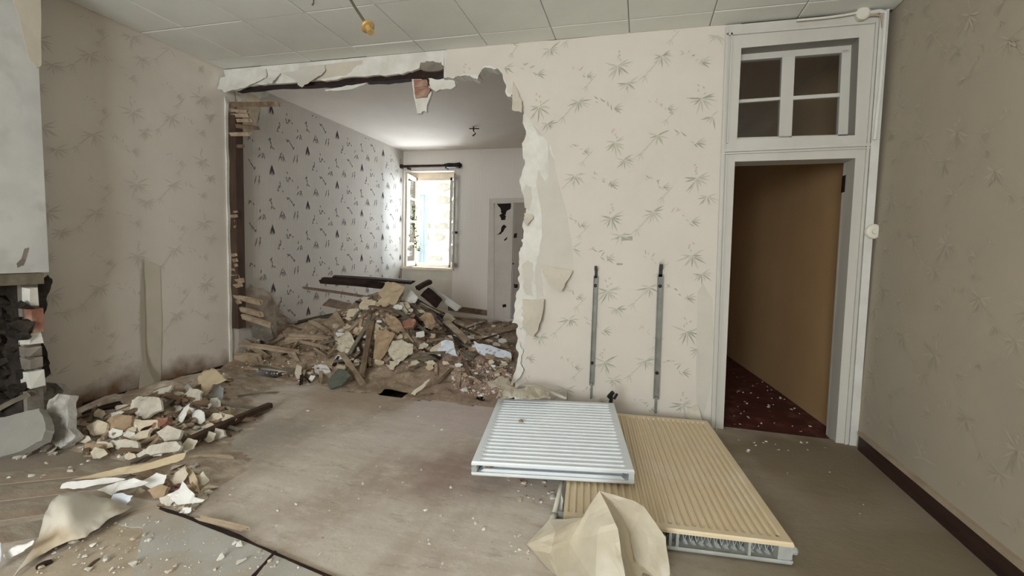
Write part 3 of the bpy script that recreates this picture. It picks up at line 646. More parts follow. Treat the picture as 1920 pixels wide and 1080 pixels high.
tag(b.go('ceiling_hook', 'steel_dark'), 'small dark wire hook on the far room ceiling', 'hook')
# ---------------------------------------------------- door with transom
dr1 = struct(thing('door_1', onY(1450, 822, D)))
fr_ = MB(); Yd = D-.03
def fp(mat, name, pl, Y=Yd, dy=.15, par=dr1): return ppx(name, mat, pl, Y, dy, par)
fp('white_paint', 'frame_stile', [(1362, 48), (1391, 45), (1390, 90), (1382, 261), (1378, 303), (1356, 812), (1333, 809)])
fp('white_paint', 'frame_stile', [(1611, 25), (1654, 21), (1592, 848), (1566, 843), (1604, 296), (1603, 253), (1611, 70)])
fp('white_paint', 'frame_head', [(1391, 45), (1611, 25), (1611, 70), (1390, 90)])
fp('white_paint', 'transom_rail', [(1382, 261), (1603, 253.5), (1604, 296.5), (1378, 303)])
for pl in ([(1361, 50), (1367, 50), (1340, 810), (1333, 809)], [(1371, 60), (1374, 60), (1365, 268), (1362, 268)], [(1361, 290), (1364, 290), (1345, 806), (1342, 806)], [(1352, 279), (1640, 268), (1640, 273), (1352, 285)], [(1354, 287), (1638, 276), (1638, 278), (1354, 289.5)], [(1362, 62), (1640, 40), (1640, 43), (1362, 66)], [(1643, 40), (1648, 40), (1588, 845), (1583, 844)]):
    fp('white_paint', 'moulding', pl, Yd-.016, .016)
fp('grey_paint', 'casing_strip', [(1651, 22), (1668, 16), (1607, 845), (1592, 846)], Yd-.02, .15)
b = MB(); xj = onY(1590, 600, Yd).x
jl = lambda y: onY(*y, Yd)
for (a, c, nm) in (((1604, 296), (1567, 843), 'jamb'), ((1611, 70), (1603, 253), 'transom_jamb')):
    A_, B_ = jl(a), jl(c); b = MB(); b.prism([A_, B_, B_+Vector((.06, 0, 0)), A_+Vector((.06, 0, 0))], (0, .19, 0)); b.V = [v+Vector((0, .004, 0)) for v in b.V]; b.go(nm, 'grey_paint', dr1)
for (a, c, nm) in (((1378, 303), (1356, 812), 'jamb'), ((1390, 90), (1382, 261), 'transom_jamb')):
    A_, B_ = jl(a), jl(c); b = MB(); b.prism([A_, B_, B_-Vector((.06, 0, 0)), A_-Vector((.06, 0, 0))], (0, .19, 0)); b.V = [v+Vector((0, .004, 0)) for v in b.V]; b.go(nm, 'grey_paint', dr1)
A_, B_ = jl((1390, 90)), jl((1611, 70)); b = MB(); b.prism([A_, B_, B_+Vector((0, 0, .1)), A_+Vector((0, 0, .1))], (0, .19, 0)); b.V = [v+Vector((0, .004, 0)) for v in b.V]; b.go('soffit', 'grey_paint', dr1)
A_, B_ = jl((1378, 303)), jl((1604, 296)); b = MB(); b.prism([A_, B_, B_+Vector((0, 0, .12)), A_+Vector((0, 0, .12))], (0, .19, 0)); b.V = [v+Vector((0, .004, 0)) for v in b.V]; b.go('soffit', 'grey_paint', dr1)
sash = thing('transom_sash', onY(1480, 180, D+.1)); sash.parent = dr1; sash.location = onY(1480, 180, D+.1)-dr1.location
Ys = D+.09
for pl, nm in (([(1384, 88), (1600, 70), (1599, 97), (1384, 114)], 'rail'), ([(1380, 258), (1592, 252), (1592, 262), (1380, 268)], 'rail'), ([(1467, 104), (1491, 102), (1484, 262), (1460, 263)], 'mullion'), ([(1579, 94), (1604, 92), (1598, 258), (1571, 258)], 'stile'), ([(1372, 110), (1389, 110), (1381, 262), (1366, 262)], 'stile')):
    ppx(nm, 'white_paint', pl, Ys, .045, sash)
ppx('glazing_bar', 'white_paint', [(1384, 187), (1464, 181.5), (1464, 187), (1384, 193)], Ys+.008, .03, sash); ppx('glazing_bar', 'white_paint', [(1487, 180), (1578, 174), (1578, 181), (1487, 187)], Ys+.008, .03, sash)
for pl in ([(1389, 112), (1467, 106), (1464, 183), (1386, 189)], [(1491, 104), (1579, 97), (1577, 176), (1487, 182)], [(1386, 191), (1463, 186), (1460, 262), (1382, 264)], [(1487, 185), (1577, 179), (1572, 257), (1484, 260)]):
    ppx('pane', 'glass', pl, Ys+.02, .004, sash)
b = MB(); p = onY(1583, 345, D+.14); b.box(p.x-.008, p.x+.012, D+.11, D+.165, p.z-.06, p.z+.06); b.go('hinge', 'steel_dark', dr1)
ppx('threshold', 'wood_dark', [(1356, 806), (1567, 838), (1566, 846), (1354, 814)], D-.01, .16, dr1)
# corridor behind the door
c0, c1, c2 = onZ(1558, 803, 0), onZ(1455, 728, 0), onZ(1362, 663, 0)
c0 = c0+(c0-c1)*.12; c2 = c1+(c2-c1)*1.6
b = MB(); pl = [(c0.x, c0.y, -.05), (c1.x, c1.y, -.05), (c2.x-.02, c2.y, -.05), (c2.x+.2, c2.y, -.05), (c1.x+.2, c1.y, -.05), (c0.x+.2, c0.y, -.05)]
b.prism(pl, (0, 0, 3.05)); struct(b.go('wall_corridor_right', 'corr_wall'))
struct(boxo('wall_corridor_left', 'corr_wall', None, .46, .56, 3.95, 8.1, -.05, 3)); struct(boxo('wall_corridor_end', 'corr_wall', None, .46, 2.4, 8.1, 8.2, -.05, 3))
struct(boxo('wall_corridor_front', 'corr_wall', None, 1.5, 2.4, 3.98, 4.05, -.05, 3.02))
# switch, conduit, junction box
sw = thing('wall_switch', onY(1637, 434, D-.05), 'round white switch on the door casing edge', 'switch')
p = onY(1638, 434, D-.06); b = MB(); b.tube([p+Vector((0, .03, 0)), p, p+Vector((0, -.012, 0)), p+Vector((0, -.016, 0))], [.052, .052, .045, .03], 20); b.go('base', 'switch', sw)
b = MB(); b.tube([p+Vector((0, -.014, 0)), p+Vector((0, -.028, 0))], [.02, .017], 12); b.go('knob', 'switch', sw)
cn = thing('electric_conduit', onY(1640, 30, D-.04), 'white electric conduit with round junction box above the door', 'conduit')
b = MB(); b.tube([onY(x, y, D-.06) for x, y in [(1494, 38), (1540, 34), (1580, 29), (1612, 23)]], .008, 6); b.go('cable', 'switch', cn)
p = onY(1619, 24, D-.07); b = MB(); b.tube([p+Vector((0, .04, 0)), p, p+Vector((0, -.01, 0))], [.042, .042, .03], 16); b.go('junction_box', 'switch', cn)
b = MB(); b.tube([onY(x, y, D-.06) for x, y in [(1620, 25), (1650, 21), (1661, 24), (1660, 40), (1652, 150), (1640, 262)]], .014, 8); b.go('pipe', 'grey_paint', cn)
b = MB(); b.tube([onY(x, y, D-.055) for x, y in [(1612, 32), (1640, 28), (1653, 30), (1655, 52)]], .008, 6); b.go('pipe', 'trim_beige', cn)
# ---------------------------------------------------- chimney breast on the left
XC = -3.70
cb = thing('chimney_breast', (-3.85, 1.6, 0), 'pale plastered chimney breast above a sooty open fireplace', 'fireplace')
yc = 2.13; zc = 1.082
boxo('breast', 'chimney', cb, XL-.02, XC, -.3, yc, zc, H-.001)
sheet('torn_paper', [(-30, -10), (24, 0), (42, 60), (54, 110), (68, 128), (78, 122), (76, 0)], ('x', XC+.003), 'beige_paper', cb, amp=.002, jg=2, th=.002)
sheet('stain', [(46, 466), (54, 464), (50, 480), (44, 498), (33, 502), (31, 494), (40, 486)], ('x', XC+.001), 'stone_grey', cb, amp=.001, jg=1, th=.0015)
boxo('lintel', 'wood_grey', cb, XL, XC-.015, -.3, yc-.02, zc-.075, zc-.004)
boxo('firebox_back', 'soot_dark', cb, XL-.03, XL+.01, -.3, yc-.1, 0, zc-.07)
boxo('jamb_core', 'soot', cb, XL, XC-.11, 2.02, yc-.02, 0, zc-.07); boxo('jamb_face', 'stone_grey', cb, XC-.109, XC-.075, 2.022, yc-.02, 0, zc-.07)
for (x0, y0, x1, y1, mt) in ((48, 538, 58, 574, 'plaster'), (50, 576, 70, 622, 'brick'), (49, 623, 70, 645, 'plaster'), (47, 648, 68, 668, 'stone_grey'), (50, 670, 69, 690, 'stone_grey'), (48, 694, 72, 724, 'plaster')):
    c = onX((x0+x1)/2, (y0+y1)/2, XC-.06); z1 = onX(x0, y0, XC-.06).z; z0 = onX(x0, y1, XC-.06).z; ya = onX(x0, y0, XC-.06).y; yb = onX(x1, y0, XC-.06).y
    rb = random.Random(int(y0)); b = MB(); dy, dz = max(.02, (yb-ya)*.55), (z1-z0)*.47
    b.box(-.05, .05, -dy, dy, -dz, dz); b.V = [v*1.0+Vector((rb.uniform(-.012, .012), rb.uniform(-.006, .006), rb.uniform(-.006, .006)))+c for v in b.V]; b.go('brick', mt, cb)
sheet('torn_plaster_edge', [(60, 530), (86, 515), (92, 535), (84, 560), (76, 600), (74, 640), (88, 680), (92, 700), (72, 720), (70, 690), (64, 600)], ('x', XC-.12), 'soot', cb, amp=.03, jg=3, freq=6)  # torn edge coloured dark for the shaded gap between jamb and wall
fr2 = random.Random(8)
for i in range(34):
    u, v = fr2.uniform(-10, 48), fr2.uniform(560, 745); c = onY(u, v, 2.01+fr2.uniform(-.03, .02))
    if c.z < .02 or c.x < XL+.05: continue
    s_ = fr2.uniform(.04, .09); me = hull_mesh('stone', s_*.7, s_, s_*.7, 'soot', i+40, 16); o = bpy.data.objects.new('stone', me); COL.objects.link(o); o.parent = cb; o.location = c-cb.location
# peeling strip on the left wall
sheet('peeled_strip', [(266, 486), (272, 600), (268, 680), (280, 722), (300, 728), (302, 690), (304, 600), (300, 500)], ('x', XL+.003), 'lining', wl, amp=.002, jg=1, th=.001).data.materials[0] = M['beige_paper']
sheet('peeled_strip', [(266, 486), (262, 580), (264, 680), (240, 735), (214, 748), (250, 746), (282, 726), (270, 690), (271, 600)], ('x', XL+.006), 'wallpaper_side', wl, amp=.004, jg=1, off=lambda x, y: (max(0, (y-640)/100)**2*.12+.004, 0, 0))
# ================================================================== RADIATORS
def radiator(name, label, O, U, Vv, th, nribs, matp, matend, mu, mv, fins, group=None):
    """O corner of the top face, U across the ribs, V along the ribs; two ribbed panels, end rails, brackets, fins"""
    O, U, Vv = Vector(O), Vector(U), Vector(Vv); Nn = U.cross(Vv).normalized()
    if Nn.z < 0: Nn = -Nn
    t = thing(name, O+U*.5+Vv*.5-Nn*th, label, 'radiator', group)
    RD = -.015 if nribs == 20 else -.011
    Lu, Lv = U.length, Vv.length; u, v = U/Lu, Vv/Lv
    ss = [0, .004, mu*.8]; hh = [-.008, 0, 0]; pr = (Lu-2*mu)/nribs
    for i in range(nribs):
        a = mu+i*pr
        for f, h in ((.12, RD), (.38, RD), (.56, 0), (.88, 0)): ss.append(a+f*pr); hh.append(h)
    ss += [Lu-mu*.8, Lu-.004, Lu]; hh += [0, 0, -.008]
    ts = [0, .004, mv*.7, mv, mv+.018, Lv-mv-.018, Lv-mv, Lv-mv*.7, Lv-.004, Lv]; tw = [0, 0, 0, .1, 1, 1, .1, 0, 0, 0]; te = [-.008, 0, 0, 0, 0, 0, 0, 0, 0, -.008]
    def panel(nm, base, sg, mat):
        b = MB(); V = []; Fc = []; n = len(ss); k = len(ts)
        for i, s_ in enumerate(ss):
            for j, q in enumerate(ts):
                h = hh[i]*tw[j] if 2 < i < n-3 else min(hh[i], te[j])
                if 2 < i < n-3: h = h+te[j]
                V.append(O+u*s_+v*q+Nn*(base+sg*h))
        for i in range(n-1):
            for j in range(k-1): Fc.append((i*k+j, i*k+j+1, (i+1)*k+j+1, (i+1)*k+j))
        m0 = len(V)
        V += [p-Nn*(sg*.012) for p in V]
        Fc += [[q+m0 for q in f][::-1] for f in Fc]
        bd = [i*k for i in range(n)]+[(n-1)*k+j for j in range(1, k)]+[i*k+k-1 for i in range(n-2, -1, -1)]+[j for j in range(k-2, 0, -1)]
        Fc += [(bd[i], bd[(i+1) % len(bd)], bd[(i+1) % len(bd)]+m0, bd[i]+m0) for i in range(len(bd))]
        b.add(V, Fc); return b.go(nm, mat, t)
    panel('front_panel', 0, 1, matp); panel('back_panel', -th, -1, matend)
    return t, O, u, v, Nn, Lu, Lv
zA = [(-.948, 3.202, .22)]
wTL, wTR, wBR, wBL = onZ(934, 750, .20), onZ(1151, 752, .24), onZ(1191, 887, .20), onZ(884, 860, .20)
wU = (wBR-wBL+wTR-wTL)*.5; wV = (wTL-wBL+wTR-wBR)*.5; wO = (wBL+wBR+wTL+wTR)*.25-wU*.5-wV*.5
# ribs of the white one run along U, so ribs are counted along V
wr_, O, u, v, Nn, Lu, Lv = radiator('panel_radiator', 'white ribbed panel radiator lying on top of the beige one', wO, wV, wU, .078, 20, 'rad_white', 'rad_white', .022, .045, False)
# here u runs along depth, v along width
thk = .078
for q in (.0, Lv-.028):
    b = MB(); b.obox(O+v*q+u*.01-Nn*(thk-.011), v*.028, u*(Lu-.02), Nn*(thk-.022)); b.go('side_rail', 'rad_white', wr_)
b = MB(); b.obox(O+u*(Lu-.03)+v*.03-Nn*(thk-.011), v*(Lv-.06), u*.02, Nn*(thk-.022)); b.go('header', 'rad_grey', wr_)
b = MB(); p = O+v*.018+u*.0-Nn*thk*.5; b.tube([p+u*.03, p, p-u*.012], [.02, .02, .015], 10); b.go('plug', 'rad_grey', wr_)
b = MB(); p = O+v*(Lv-.03)+u*Lu-Nn*.03
p0 = onY(1146, 748, (O+v*Lv+u*Lu).y+.03); b.tube([p, p0, p0+Vector((.0, 0, .03))], .014, 8)
b.tube([p0+Vector((-.02, 0, .01)), p0+Vector((.012, -.01, .055))], .016, 8); b.tube([p0+Vector((.02, .01, .0)), p0+Vector((.04, .01, .04))], .010, 8); b.go('valve', 'black', wr_)
bBL, bBR, bTR = onZ(1056, 967, .112), onZ(1490, 1019, .112), onZ(1317, 788, .112)
bU = bBR-bBL; bV = bTR-bBR; bV = bV-bU*(bV.dot(bU)/bU.length_squared)*1.0
br, O, u, v, Nn, Lu, Lv = radiator('panel_radiator', 'long beige ribbed panel radiator lying flat on the floor beside the doorway', bBL, bU, bV, .10, 27, 'rad_beige', 'rad_grey', .022, .04, True)
thk = .10
for q in (0, Lu-.014):
    b = MB(); b.obox(O+u*q+v*.01-Nn*(thk-.011), u*.014, v*(Lv-.02), Nn*(thk-.022)); b.go('side_rail', 'rad_grey', br)
for q in (.47, .5, .80, Lu-.06):
    b = MB(); b.obox(O+u*q+v*.004-Nn*(thk-.011), u*(.012 if q != Lu-.06 else .05), v*.06, Nn*(thk-.022)); b.go('end_bracket', 'rad_grey', br)
b = MB(); b.obox(O+v*.16+u*.03-Nn*(thk-.015), u*(Lu-.06), v*.02, Nn*(thk-.055)); b.go('header', 'soot_dark', br)
b = MB(); nf = 34; pts = []
for i in range(nf+1):
    q = .04+(Lu-.08)*i/nf
    for dz in ((-.016, -.084) if i % 2 else (-.084, -.016)): pts.append(O+u*(q+(.004 if dz > -.05 else -.004))+v*.05+Nn*dz)
    # folded convector plates seen end-on
V = []; Fc = []
zz_ = [O+u*(.04+(Lu-.08)*i/(2*nf))+v*.045+Nn*(-.026 if i % 2 else -.078) for i in range(2*nf+1)]
for p in zz_: V += [p, p+v*.10, p+Nn*.003+u*.003, p+v*.10+Nn*.003+u*.003]
for i in range(2*nf):
    a, c = i*4, i*4+4; Fc += [(a, c, c+1, a+1), (a+2, a+3, c+3, c+2), (a, a+2, c+2, c)]
obj('convector_fins', V, Fc, 'rad_grey', br)
b = MB(); p = O+u*Lu+v*.03-Nn*.05; b.tube([p-u*.01, p+u*.02, p+u*.028], [.018, .018, .01], 10); b.go('plug', 'rad_grey', br)
# wall brackets
for k, (a, c, zt, lab) in enumerate((((1118, 503), (1108, 748), 0, 'thinner steel radiator rail screwed to the wallpaper, nearer the broken opening'), ((1239, 500), (1229, 775), 0, 'wider steel radiator rail screwed to the wallpaper, nearer the doorway'))):
    A_, B_ = onY(*a, D-.02), onY(*c, D-.02); d = B_-A_; L = d.length; d.normalize(); w = .036 if k == 0 else .044
    s = Vector((0, -1, 0)).cross(d).normalized(); n = Vector((0, -1, 0)); hw = w/2
    t = thing('radiator_rail', B_, lab, 'bracket')
    b = MB()
    b.obox(A_+d*.06-s*hw, d*(L-.18), s*w, n*-.012); b.obox(A_+d*.06-s*hw, d*(L-.18), s*.006, n*.02); b.obox(A_+d*.06+s*(hw-.006), d*(L-.18), s*.006, n*.02)
    b.go('channel', 'steel', t)
    b = MB(); b.obox(A_-s*hw*.6, d*.08, s*w*.6, n*-.006); b.obox(A_-s*hw*.6+d*.0, d*.018, s*w*.6, n*.045); b.obox(A_-s*hw*.6-d*.02+n*.04, d*.03, s*w*.6, n*.006); b.go('hook', 'steel_dark', t)
    b = MB(); b.obox(B_-d*.13-s*hw*.45, d*.13, s*w*.45, n*-.008); b.obox(B_-d*.14-s*hw*.5, d*.02, s*w*.5, n*.03); b.go('foot', 'steel', t)
    for f in (.13, .72):
        p = A_+d*(L*f)+n*-.002; b = MB(); b.tube([p, p+n*.006, p+n*.010], [.014, .014, .009], 10); b.go('screw', 'steel_dark', t)
# pipes
b = MB(); b.tube([onY(972, 727, 3.77), onY(985, 723, 3.70), onY(1003, 724, 3.64), onY(1032, 735, 3.56), onY(1062, 748, 3.48)], .013, 8)
tag(b.go('heating_pipe', 'pipe', smooth=True), 'white heating pipe bent from the broken wall edge behind the white radiator', 'pipe')
b = MB(); p = onZ(1037, 972, .025); q = Vector((p.x+.0, p.y+.32, .105)); b.tube([p, p.lerp(q, .5), q], .012, 8); b.tube([p+Vector((0, -.02, -.005)), p+Vector((0, .02, .005))], .018, 8)
tag(b.go('heating_pipe', 'pipe', smooth=True), 'short white heating pipe beside the left end of the beige radiator', 'pipe')
b = MB(); p = onZ(1052, 965, .02); b.tube([p+Vector((-.03, 0, 0)), p+Vector((.02, 0, 0))], .016, 8)
tag(b.go('pipe_joint', 'rad_grey'), 'small grey pipe joint at the corner of the beige radiator', 'pipe')
def chunk_at(name, mat, p, s, label, cat, seed, dz=0, sq=(1, .8, .6), group=None):
    me = hull_mesh(name, s*sq[0], s*sq[1], s*sq[2], mat, seed, 16); o = bpy.data.objects.new(name, me); COL.objects.link(o)
    zm = min(v.co.z for v in me.vertices); o.location = Vector(p)+Vector((0, 0, dz-zm)); o.rotation_euler = (0, 0, seed*1.3); return tag(o, label, cat, group)
chunk_at('stone', 'tan_chip', onZ(977, 792, .205), .024, 'small tan stone lying on the white radiator ribs', 'stone', 3, -.002)
chunk_at('stone', 'tan_chip', onZ(917, 874, .14), .032, 'tan stone wedged in the open end of the white radiator', 'stone', 5, -.008)
chunk_at('plaster_block', 'cream_chip', (wBL.x+.16, wBL.y+.25, 0), .075, 'cream plaster block propping the left side of the white radiator', 'rubble', 9, 0, (1, 1, .9))
# ceiling lamp
cp = onY(687, 46, 2.5); ct = onZ(632, -50, H)
lp_ = thing('pendant_lamp', ct, 'bare brass lamp holder on a slanting cable', 'lamp'); u = (cp-ct).normalized()
b = MB(); b.tube([ct, ct.lerp(cp, .33)+Vector((-.012, 0, -.0)), ct.lerp(cp, .66)+Vector((-.010, 0, 0)), cp-u*.0], .008, 8); b.go('cable', 'cable', lp_, smooth=True)
b = MB(); b.tube([cp-u*.008, cp-u*.004, cp+u*.012, cp+u*.024, cp+u*.03], [.012, .022, .036, .040, .030], 18); b.go('cap', 'brass', lp_, smooth=True)
b = MB(); b.tube([cp+u*.028, cp+u*.075], [.019, .019], 12); b.go('lamp_socket', 'brass', lp_)
b = MB(); b.tube([ct+Vector((0, 0, -.002)), ct+Vector((0, 0, -.02))], [.04, .03], 14); b.go('ceiling_rose', 'switch', lp_)
p = onZ(588, 0, H); b = MB(); b.tube([p, p+Vector((0, 0, -.02)), p+Vector((-.012, 0, -.035))], .006, 6); tag(b.go('ceiling_hook', 'cable'), 'tiny brown hook under the ceiling left of the lamp cable', 'hook')
# ================================================================== FLOOR SHEETS
def flat(name, pl, z, th, mat, label, cat, jg=3):
    b = MB(); b.prism([onZ(x, y, z) for x, y in jag(pl, jg, 2)], (0, 0, -th)); return tag(b.go(name, mat), label, cat)
flat('floor_panel', [(292, 948), (400, 985), (520, 1032), (655, 1090), (700, 1130), (250, 1140), (20, 1125), (30, 1080), (160, 1010), (240, 962)], .006, .006, 'tan_panel', 'lifted tan floor panel along the lower left corner', 'floor panel')
flat('floor_sheet', [(300, 952), (400, 992), (520, 1040), (600, 1076), (680, 1130), (245, 1130), (246, 1078), (258, 1040), (268, 990), (228, 985), (212, 980)], .010, .003, 'grey_lino', 'grey floor covering sheet with curved scuffs, nearest the camera', 'floor sheet')
b = MB(); b.prism([onZ(x, y, .011) for x, y in jag([(472, 1078), (515, 1032), (519, 1034), (480, 1080), (468, 1100), (462, 1100)], 1)], (0, 0, -.002)); tag(b.go('split_batten', 'wood_dark'), 'thin dark split line of wood crossing the grey floor sheet', 'batten')
b = MB(); b.prism([onZ(x, y, .012) for x, y in jag([(300, 950), (370, 972), (450, 1002), (520, 1036), (600, 1070), (655, 1092), (650, 1094), (590, 1072), (515, 1040), (440, 1006), (360, 976), (298, 954)], 2)], (0, 0, -.006)); tag(b.go('seam_strip', 'wood_dark'), 'dark broken strip along the edge of the grey floor sheet', 'strip')
plank('wood_strip', onZ(367, 969, .025), onZ(468, 994, .02), .022, .012, 'wood'); tag(bpy.data.objects[-1] if False else COL.objects[-1], 'short pale wood strip on the edge of the grey floor sheet', 'wood strip')
# ================================================================== FOREGROUND CRUMPLED PAPER
fpv = {'a': (1123, 919, 2.00), 'b': (1093, 970, 1.96), 'c': (1030, 974, 1.98), 'd': (988, 1019, 1.955), 'e': (1023, 1065, 1.84), 'f': (1064, 1092, 1.76), 'g': (1066, 1016, 1.98), 'h': (1174, 1098, 1.69), 'i': (1157, 990, 1.85), 'j': (1188, 938, 2.0), 'k': (1207, 949, 2.0), 'l': (1247, 1006, 1.94), 'm': (1256, 1078, 1.88), 'n': (1041, 996, 1.86), 'o': (1120, 1000, 1.86), 'p': (1116, 1095, 1.72), 'q': (1180, 1000, 2.06), 'r': (1202, 1096, 1.93), 's': (1152, 950, 2.03), 't': (1140, 950, 1.93), 'u': (1034, 1030, 1.94), 'w': (1187, 1050, 2.0)}
ids = list(fpv); ff_ = ['abt', 'bgo', 'bto', 'toi', 'oih', 'oph', 'ogp', 'gfp', 'ast', 'sti', 'sjq', 'siq', 'asj', 'jkq', 'kql', 'qlm', 'qmr', 'iqw', 'qwr', 'iwh', 'whr', 'bcn', 'bng', 'cdn', 'dnu', 'due', 'nug', 'uef', 'ugf']
bm = bmesh.new(); vs = [bm.verts.new(onY(*fpv[i])) for i in ids]
for f in ff_:
    try: bm.faces.new([vs[ids.index(c)] for c in f])
    except ValueError: pass
bmesh.ops.recalc_face_normals(bm, faces=bm.faces)
bmesh.ops.subdivide_edges(bm, edges=bm.edges, cuts=3, use_grid_fill=True)
bmesh.ops.smooth_vert(bm, verts=[v for v in bm.verts if not v.is_boundary], factor=.3, use_axis_x=True, use_axis_y=True, use_axis_z=True)
for v_ in bm.verts:
    q = v_.co*11
    v_.co += Vector((.25, -.9, .3))*(.012*(1-2*abs(noise.noise(q)))+.006*noise.noise(q*2.7))
    v_.co.z = max(v_.co.z, .004)
bmesh.ops.solidify(bm, geom=bm.faces[:], thickness=.002)
V = [v_.co.copy() for v_ in bm.verts]; bm.verts.index_update(); Fc = [[v_.index for v_ in f.verts] for f in bm.faces]; bm.free()
tag(obj('crumpled_wallpaper', V, Fc, 'paper_cream'), 'large crumpled cream wallpaper sheet peaked against the beige radiator in the foreground', 'paper')
# ================================================================== RUBBLE GROUND
def heap(name, x0, x1, y0, y1, st, mat, test, label, cat, kind='stuff'):
    nx, ny = int((x1-x0)/st)+1, int((y1-y0)/st)+1; V = []; Fc = []
    for i in range(nx):
        for j in range(ny):
            x, y = x0+i*st, y0+j*st; V.append(Vector((x, y, G(x, y)+.012*noise.noise(Vector((x*25, y*25, 0)))*(1 if G(x, y) > .03 else 0))))
    for i in range(nx-1):
        for j in range(ny-1):
            q = (i*ny+j, (i+1)*ny+j, (i+1)*ny+j+1, i*ny+j+1)
            if test(V[q[0]], V[q[1]], V[q[2]], V[q[3]]): Fc.append(q)
    used = sorted({i for f in Fc for i in f}); mp = {k: i for i, k in enumerate(used)}
    o = obj(name, [V[i] for i in used], [[mp[i] for i in f] for f in Fc], mat, smooth=True, center=False)
    return tag(o, label, cat, kind=kind)
hp = heap('rubble_heap', -4.045, .34, EDGE-.09, YF-.005, .03, 'dirt', lambda *q: (q[2].x < -1.0 or q[0].y > 3.945) and max(v.z for v in q) > .003 and min(v.z for v in q) > -.3, 'heap of brown dirt and fine rubble filling the broken opening and far room', 'rubble')
heap('rubble_mound', -4.045, -1.9, 1.5, 3.67, .03, 'mound_dirt', lambda *q: max(v.z for v in q) > .002, 'low brown rubble mound along the left wall', 'rubble')
